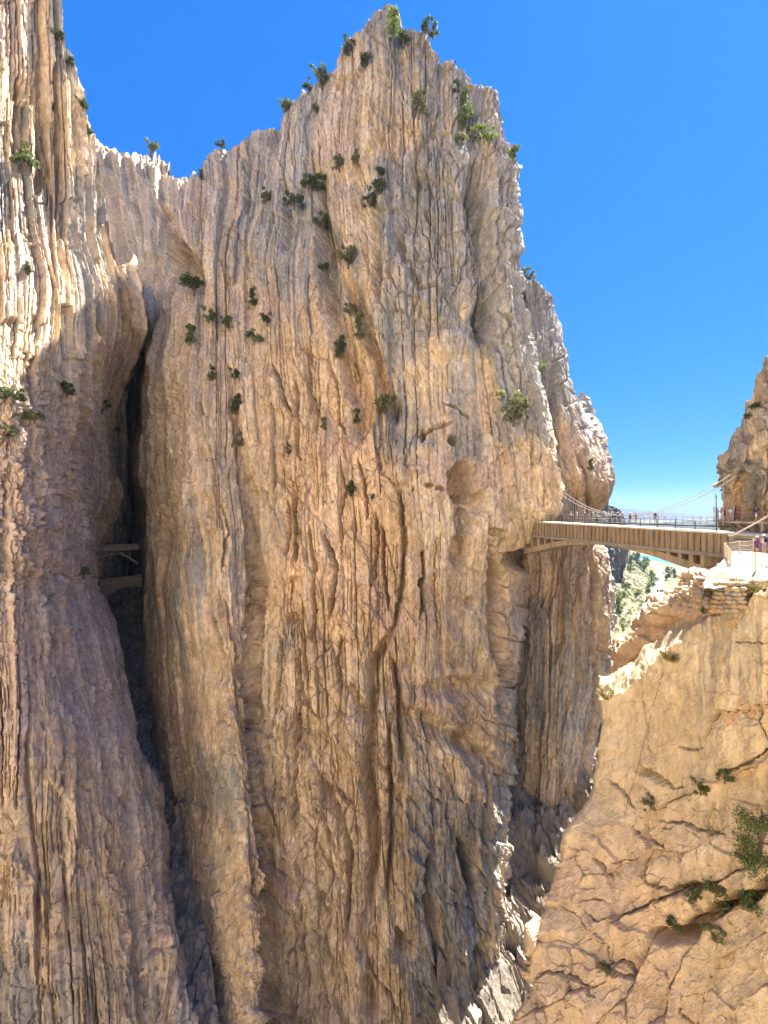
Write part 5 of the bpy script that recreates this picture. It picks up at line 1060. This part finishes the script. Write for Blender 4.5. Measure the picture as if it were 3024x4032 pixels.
# trees and scrub of the far hillside
def hill_hit(px, py):
    k = (px - 1512) / F; m = (2016 - py) / F
    Ys = np.linspace(120, 700, 900); zz = valley_z(k * Ys, Ys); i = np.argmax(zz >= m * Ys)
    return Vector((k * Ys[i], Ys[i], float(zz[i]))) if (zz >= m * Ys).any() else None
HT = [(2470, 2200, 20, 'bright', 'cone', 'bright pine just under the middle of the bridge'), (2505, 2195, 16, 'dark', 'round', 'dark tree under the middle of the bridge'), (2485, 2225, 18, 'mid', 'cone', 'mid green pine below the bright pine'), (2545, 2215, 14, 'mid', 'round', 'round tree close below the bridge soffit'),
      (2535, 2235, 16, 'bright', 'round', 'bright round tree on the upper slope'), (2480, 2240, 12, 'bright', 'round', 'small bright tree left of the upper slope'), (2425, 2190, 14, 'mid', 'round', 'tree at the left end of the hillside under the bridge'), (2450, 2205, 12, 'bright', 'round', 'small bright tree near the rock edge under the bridge'),
      (2565, 2290, 20, 'bright', 'cone', 'bright tall pine beside the road'), (2555, 2325, 18, 'bright', 'cone', 'bright pine lower beside the road'), (2575, 2275, 14, 'bright', 'round', 'bright tree at the bend of the road'), (2600, 2340, 16, 'mid', 'round', 'green tree at the near end of the road'), (2605, 2360, 14, 'bright', 'round', 'bright bush at the near end of the road'),
      (2450, 2350, 16, 'bright', 'round', 'bright tree on the mid slope by the rock edge'), (2440, 2385, 18, 'bright', 'cone', 'bright pine on the lower slope by the rock edge'), (2432, 2400, 20, 'dark', 'cone', 'dark pine on the lower slope by the rock edge'), (2465, 2310, 16, 'mid', 'wide', 'green thicket on the mid slope'), (2505, 2345, 14, 'bright', 'round', 'bright round bush on the open slope'),
      (2535, 2390, 12, 'bright', 'round', 'bright bush above the brown rocks'), (2440, 2280, 12, 'dark', 'round', 'dark bush on the left of the slope'), (2520, 2225, 12, 'dark', 'round', 'dark bush high on the slope'), (2635, 2250, 14, 'mid', 'round', 'tree on the lake shore'), (2655, 2265, 12, 'dark', 'cone', 'dark pine on the lake shore'), (2625, 2275, 12, 'mid', 'round', 'second tree on the lake shore')]
for px, py, r_, kd, sh, lab in HT:
    p = hill_hit(px, py + r_ * 0.8)
    if p is not None: shrub(None, px, py, r_, kd, sh, lab, 'trees on the far hillside', 'hillside_tree', 'tree', 0.0, p)
sv, sf = [], []
srs = np.random.RandomState(8); cnt = 0
Xr = srs.uniform(90, 420, 15000); Yr = srs.uniform(150, 640, 15000); dr = road_d(Xr, Yr); Zr = valley_z(Xr, Yr); dn = fbm(Xr / 22, Yr / 22, 3, 960)
for X_, Y_, d_, z_, q_ in zip(Xr, Yr, dr, Zr, dn):
    tx = X_ / Y_
    if d_ < 7 or d_ > 130 or not (0.47 < tx < 0.80) or q_ < -0.35: continue
    r_ = 0.5 + 1.1 * srs.uniform() ** 2
    for k in range(7):
        c = np.array([X_, Y_, z_ + 0.4 * r_]) + srs.normal(size=3) * (0.42 * r_, 0.42 * r_, 0.28 * r_); a_, b_ = srs.normal(size=3), srs.normal(size=3); a_ /= np.linalg.norm(a_); b_ -= a_ * a_.dot(b_); b_ /= np.linalg.norm(b_); s_ = 0.42 * r_
        i = len(sv); sv += [tuple(c - a_ * s_), tuple(c + b_ * s_), tuple(c + a_ * s_), tuple(c - b_ * s_)]; sf.append((i, i + 1, i + 2, i + 3))
me = bpy.data.meshes.new('hillside_scrub'); me.from_pydata(sv, [], sf)
tag(link('hillside_scrub', me, LM['olive']), 'low grey green scrub scattered over the dry hillside', kind='stuff')

# small growth in the cracks: uncountable specks of green
trs = np.random.RandomState(21); gv, gf = [], []
for P_, x0, x1, y0, y1, cnt in ((PM, 850, 1950, 330, 1300, 150), (PM, 650, 1500, 1300, 2050, 50), (PL, 20, 430, 1450, 2200, 40), (PN, 2060, 2320, 1200, 1850, 20), (PR, 2450, 3000, 3050, 3900, 40)):
    Yp = np.maximum(P_[..., 1], 1); u_ = 1512 + F * P_[..., 0] / Yp; v_ = 2016 - F * P_[..., 2] / Yp
    ok = np.argwhere((u_ > x0) & (u_ < x1) & (v_ > y0) & (v_ < y1))
    for k in trs.choice(len(ok), cnt, replace=False):
        c0 = P_[tuple(ok[k])]; r_ = 0.5 * trs.uniform(5, 14) * c0[1] / F
        for q_ in range(22):
            c = c0 + (0, -0.4 * r_, 0.5 * r_) + trs.normal(size=3) * (0.6 * r_, 0.4 * r_, 0.55 * r_); a_, b_ = trs.normal(size=3), trs.normal(size=3); a_ /= np.linalg.norm(a_); b_ -= a_ * a_.dot(b_); b_ /= np.linalg.norm(b_); s_ = 0.36 * r_
            i = len(gv); gv += [tuple(c - a_ * s_), tuple(c + b_ * s_ * 0.6), tuple(c + a_ * s_), tuple(c - b_ * s_ * 0.6)]; gf.append((i, i + 1, i + 2, i + 3))
me = bpy.data.meshes.new('crack_growth'); me.from_pydata(gv, [], gf)
tag(link('crack_growth', me, LM['olive']), 'sparse dry green growth in the cracks of the cliffs', kind='stuff')
# ------------------------------------------------------------------ people
def person_mesh(pose, seed):
    """one continuous figure 1 m tall facing -Y: skeleton + skin + subdivision; material 0 skin, 1 top, 2 bottoms, 3 shoes, 4 hair"""
    V = {}; E = []; Rr = {}
    def v(k, co, r): V[k] = Vector(co); Rr[k] = r
    v('pel', (0, 0, .53), .078); v('waist', (0, 0, .61), .070); v('chest', (0, .004, .73), .082); v('neck0', (0, .008, .815), .045); v('neck', (0, .002, .850), .030); v('head', (0, -.006, .895), .046); v('crown', (0, -.004, .955), .050)
    E += [('pel', 'waist'), ('waist', 'chest'), ('chest', 'neck0'), ('neck0', 'neck'), ('neck', 'head'), ('head', 'crown')]
    st = 0.035 if pose == 'stride' else 0.0
    for s, n in ((-1, 'l'), (1, 'r')):
        f = -s * st * 2
        v('hip' + n, (s * .052, 0, .50), .058); v('knee' + n, (s * .060, f * .6 - .008, .275), .040); v('ank' + n, (s * .062, f + .012, .045), .024); v('toe' + n, (s * .070, f - .065, .018), .022)
        E += [('pel', 'hip' + n), ('hip' + n, 'knee' + n), ('knee' + n, 'ank' + n), ('ank' + n, 'toe' + n)]
        v('sh' + n, (s * .105, .006, .795), .040)
        if pose == 'hips': el, wr, ha = (s * .205, .05, .665), (s * .115, -.02, .585), (s * .085, -.05, .565)
        elif pose == 'rail': el, wr, ha = (s * .150, -.05, .665), (s * .120, -.165, .665), (s * .115, -.205, .660)
        elif pose == 'photo': el, wr, ha = (s * .150, -.08, .70), (s * .055, -.17, .82), (s * .030, -.19, .845)
        elif pose == 'folded': el, wr, ha = (s * .150, -.04, .655), (s * .02, -.115, .665), (-s * .03, -.125, .675)
        else: el, wr, ha = (s * .140, .012, .645), (s * .150, -.025, .515), (s * .148, -.045, .465)
        v('el' + n, el, .027); v('wr' + n, wr, .020); v('ha' + n, ha, .021)
        E += [('neck0', 'sh' + n), ('sh' + n, 'el' + n), ('el' + n, 'wr' + n), ('wr' + n, 'ha' + n)]
        hd = (Vector(ha) - Vector(wr)).normalized(); sd_ = hd.cross(Vector((0, 1, 0.2))).normalized()
        for q_ in range(4):
            k = 'f%s%d' % (n, q_); v(k, Vector(ha) + hd * (.030 + .006 * (q_ in (1, 2))) + sd_ * (.010 * (q_ - 1.5)) + Vector((0, -.006, 0)), .0065); E.append(('ha' + n, k))
        v('th' + n, Vector(ha) - hd * .004 + sd_ * (-.024) + Vector((0, -.012, 0)), .007); E.append(('ha' + n, 'th' + n))
    ks = list(V); ix = {k: i for i, k in enumerate(ks)}
    me = bpy.data.meshes.new('tmp'); me.from_pydata([V[k] for k in ks], [(ix[a], ix[b]) for a, b in E], [])
    o = bpy.data.objects.new('tmp', me); COL.objects.link(o)
    o.modifiers.new('skin', 'SKIN'); ss_ = o.modifiers.new('sub', 'SUBSURF'); ss_.levels = 1; ss_.render_levels = 1
    for k in ks: me.skin_vertices[0].data[ix[k]].radius = (Rr[k] * (1.25 if k in ('pel', 'waist', 'chest') else 1), Rr[k] * (0.85 if k in ('pel', 'waist', 'chest') else 1))
    me.skin_vertices[0].data[ix['pel']].use_root = True
    dg = bpy.context.evaluated_depsgraph_get(); out = bpy.data.meshes.new_from_object(o.evaluated_get(dg)); bpy.data.objects.remove(o)
    # nose on the face
    for vv_ in out.vertices:
        c = vv_.co
        if abs(c.x) < .012 and .885 < c.z < .915 and c.y < -.03: c.y -= .012
    out.name = 'body'; out.materials.clear()
    for k in range(5): out.materials.append(None)
    J = {k: V[k] for k in V}
    return out, J
POSES = {}
def assign(me, J, long_pants, sleeves):
    def segd(p, a, b):
        ab = b - a; t = max(0, min(1, (p - a).dot(ab) / ab.length_squared)); return (p - a - ab * t).length
    for f in me.polygons:
        c = f.center; m = 0
        arm = min(min(segd(c, J['el' + n], J['wr' + n]), segd(c, J['wr' + n], J['ha' + n])) for n in 'lr') < .036 or any((c - J[q + n]).length < .05 for q in ('ha',) for n in 'lr')
        up = min(segd(c, J['sh' + n], J['el' + n]) for n in 'lr') < .045 and abs(c.x) > .10
        if c.z > .835: m = 4 if (c.y > .012 or c.z > .965) else 0
        elif arm: m = 0
        elif up: m = 1 if sleeves else 0
        elif c.z > .575: m = 1
        elif c.z > (.07 if long_pants else .30): m = 2
        elif c.z < .05: m = 3
        f.material_index = m
        f.use_smooth = True
def get_body(pose, lp, sl):
    k = (pose, lp, sl)
    if k not in POSES:
        me, J = person_mesh(pose, 0); assign(me, J, lp, sl); POSES[k] = me
    return POSES[k]
def helmet_mesh():
    bm = bmesh.new(); bmesh.ops.create_uvsphere(bm, u_segments=14, v_segments=9, radius=1)
    bmesh.ops.delete(bm, geom=[v_ for v_ in bm.verts if v_.co.z < -0.25], context='VERTS')
    for v_ in bm.verts:
        v_.co = Vector((v_.co.x * .068, v_.co.y * .082 - .004, v_.co.z * .066))
        if v_.co.z < -.005: v_.co *= 1.06
    me = bpy.data.meshes.new('helmet'); bm.to_mesh(me); bm.free(); return me
def pack_mesh():
    bm = bmesh.new(); bmesh.ops.create_cube(bm, size=1); bmesh.ops.bevel(bm, geom=bm.edges[:], offset=.22, segments=3, affect='EDGES')
    for v_ in bm.verts: v_.co = Vector((v_.co.x * .16, v_.co.y * .10 * (1.1 - 0.4 * v_.co.z), v_.co.z * .25))
    me = bpy.data.meshes.new('backpack'); bm.to_mesh(me); bm.free()
    mb = MB()
    for s in (-1, 1): mb.tube([(s * .06, -.03, .10), (s * .065, -.10, .10), (s * .07, -.165, .02), (s * .07, -.11, -.09), (s * .06, -.03, -.10)], .011, 5)
    return me, mb.mesh('strap')
HEL, (PACK, STRAP) = helmet_mesh(), pack_mesh()
CM = {}
def cloth(c):
    if c not in CM: CM[c] = plain_mat('cloth_%02d' % len(CM), c, 0.85, 0.12, 8)
    return CM[c]
SKIN = cloth((0.46, 0.27, 0.18)); HAIR = cloth((0.06, 0.04, 0.03)); SHOE = cloth((0.10, 0.09, 0.09)); WHITE = (0.75, 0.74, 0.72)
def person(loc, face, label, top, bot, helmet=WHITE, pack=None, pose='stand', lp=False, sl=True, h=1.72, group='walkers'):
    """face: heading in degrees the person looks towards, 0 = towards the camera (-Y), 180 = away"""
    o = tag(empty('person', loc, R(face)), label, 'person', group); o.scale = (h, h, h)
    b = link('body', get_body(pose, lp, sl), None, o)
    for k, m in enumerate((SKIN, cloth(top), cloth(bot), SHOE, HAIR)):
        b.material_slots[k].link = 'OBJECT'; b.material_slots[k].material = m
    def part(name, me, c, l):
        q_ = link(name, me, None, o, l)
        if not me.materials: me.materials.append(None)
        q_.material_slots[0].link = 'OBJECT'; q_.material_slots[0].material = cloth(c)
        return q_
    if helmet: part('helmet', HEL, helmet, (0, -.002, .945))
    if pack:
        p_ = part('backpack', PACK, pack, (0, .118, .715)); s_ = part('strap', STRAP, pack, (0, 0, 0)); s_.parent = p_
    return o
NAVY = (0.03, 0.04, 0.10); BLACK = (0.025, 0.025, 0.03); GREY_ = (0.35, 0.34, 0.34); MAROON = (0.20, 0.035, 0.045); KHAKI = (0.38, 0.30, 0.20); RED = (0.55, 0.06, 0.03); PURPLE = (0.13, 0.03, 0.20)
def on_foot(px):
    k = (px - 1512) / F; s_ = (k * S0.y - S0.x) / (sdir.x - k * sdir.y); return SP(s_ , SZ + 0.004, 0.65)
for px, fc, lab, top, bot, hel, pk, po, lp in [
    (2198, 160, 'walker in white with red trousers, leftmost on the footbridge', WHITE, RED, WHITE, None, 'stand', True),
    (2238, 110, 'walker in white and dark shorts, second from the left on the footbridge', WHITE, BLACK, WHITE, None, 'stand', False),
    (2260, 90, 'walker in a white shirt with black pack, third from the left on the footbridge', WHITE, GREY_, WHITE, BLACK, 'rail', False),
    (2292, 30, 'walker in a navy top with arms raised, fourth from the left on the footbridge', NAVY, GREY_, WHITE, None, 'photo', True),
    (2323, 80, 'walker in grey with a black pack, fifth from the left on the footbridge', GREY_, GREY_, WHITE, BLACK, 'stand', True),
    (2371, 80, 'walker in white with dark pack where the cables sag', WHITE, GREY_, WHITE, BLACK, 'rail', True),
    (2399, 70, 'walker in a maroon shirt and black shorts near mid footbridge', MAROON, BLACK, WHITE, None, 'rail', False),
    (2421, 20, 'walker in all black near mid footbridge', BLACK, BLACK, WHITE, None, 'hips', False),
    (2441, 75, 'walker in grey with a navy pack near mid footbridge', GREY_, NAVY, WHITE, NAVY, 'rail', False),
    (2469, 95, 'walker in a navy top right of mid footbridge', NAVY, NAVY, WHITE, None, 'stand', False),
    (2491, 15, 'walker in a brown top and khaki trousers right of mid footbridge', (0.16, 0.08, 0.07), KHAKI, GREY_, None, 'hips', True),
    (2567, 170, 'lone walker in a maroon top on the right half of the footbridge', MAROON, KHAKI, WHITE, BLACK, 'stand', True)]:
    person(on_foot(px), fc, lab, top, bot, hel, pk, po, lp, True, prs.uniform(1.66, 1.8), 'walkers on the suspension footbridge')
def on_walk(px, o=0.7):
    k = (px - 1512) / F; b = W0 + wsd * o; s_ = (k * b.y - b.x) / (wd_.x - k * wd_.y); return WP(max(s_, -2.6), 0.002, o)
# landing between footbridge and walkway
MB().strip([WP(a, -0.06, 0.002) for a in (-2.7, 0)], [WP(a, 0, 0.002) for a in (-2.7, 0)], wsd * 1.9).build('landing', wood, wk, wi)
for px, fc, lab, top, bot, hel, pk, po, lp, oo in [
    (2811, 60, 'person in a pale shirt and white trousers, leftmost on the walkway landing', (0.6, 0.5, 0.5), WHITE, GREY_, None, 'rail', True, 0.5),
    (2825, 20, 'person in a grey green shirt leaning on the landing rail', (0.30, 0.30, 0.24), KHAKI, GREY_, None, 'rail', False, 0.4),
    (2840, 30, 'person in white trousers beside the landing rail', (0.34, 0.33, 0.30), WHITE, GREY_, None, 'rail', True, 0.7),
    (2854, 70, 'person in a dark red top and shorts at the corner of the wall', MAROON, (0.12, 0.03, 0.04), MAROON, None, 'stand', False, 0.8),
    (2878, 170, 'person in a pale blue shirt seen from behind on the walkway', (0.55, 0.60, 0.72), GREY_, GREY_, None, 'stand', False, 0.8),
    (2910, 10, 'person in a maroon top and wide maroon trousers with folded arms', MAROON, (0.22, 0.06, 0.09), MAROON, None, 'folded', True, 0.7),
    (2977, 60, 'person in a navy top and white shorts with a blue helmet', NAVY, WHITE, (0.05, 0.12, 0.35), NAVY, 'stand', False, 0.7)]:
    person(on_walk(px, oo), fc, lab, top, bot, hel, pk, po, lp, True, prs.uniform(1.64, 1.78), 'people on the walkway')
def on_plat(px, py):
    p = plat(px, py); p.z = PZ + 0.05; return p
person(on_plat(2981, 2179), 195, 'person in a purple dress with bare arms on the terrace', PURPLE, PURPLE, WHITE, None, 'photo', False, False, 1.62, 'people on the terrace')
person(on_plat(3008, 2183), 180, 'person in a white vest with a dark backpack, hands on hips', WHITE, (0.24, 0.20, 0.34), WHITE, (0.02, 0.02, 0.06), 'hips', False, False, 1.84, 'people on the terrace')
person(on_plat(3030, 2178), 150, 'person in a red shirt half cut off by the right edge', RED, (0.35, 0.08, 0.05), WHITE, None, 'stand', False, True, 1.75, 'people on the terrace')
# the bird on the summit ridge
bp_ = face_point(PM, 1815, 240, 20); bd = tag(empty('bird', bp_ + Vector((0, 0, 0.1))), 'dark bird perched on the ridge right of the summit', 'bird'); bd.scale = (0.9, 0.9, 0.9)
MB().tube([(0.25, 0.1, 0.12), (0.16, 0.06, 0.3), (0.02, 0, 0.55), (-0.03, -0.02, 0.74), (-0.04, -0.03, 0.84), (-0.07, -0.04, 0.92), (-0.14, -0.06, 0.92), (-0.19, -0.07, 0.89)], [0.03, 0.12, 0.19, 0.13, 0.06, 0.075, 0.04, 0.01], 8).build('body', plain_mat('feathers', (0.045, 0.035, 0.03)), bd, None, True)
for s in (-1, 1): MB().tube([(0.02, s * 0.07, 0.45), (0.03, s * 0.08, 0.0)], 0.025, 5).build('leg', steel, bd)
# ------------------------------------------------------------------ the air
hz = MB().box((900, 3300, 30), (14000, 7400, 330)).build('haze', None)
hm = bpy.data.materials.new('air'); hm.use_nodes = True; hn = hm.node_tree; hn.nodes.clear()
ho = hn.nodes.new('ShaderNodeOutputMaterial'); hv = hn.nodes.new('ShaderNodeVolumePrincipled')
hv.inputs['Color'].default_value = (0.42, 0.62, 1.0, 1); hv.inputs['Density'].default_value = 0.00006; hv.inputs['Anisotropy'].default_value = 0.2
hn.links.new(hv.outputs[0], ho.inputs['Volume']); hz.data.materials.append(hm)
tag(hz, 'thin blue air haze over the valley', kind='stuff')
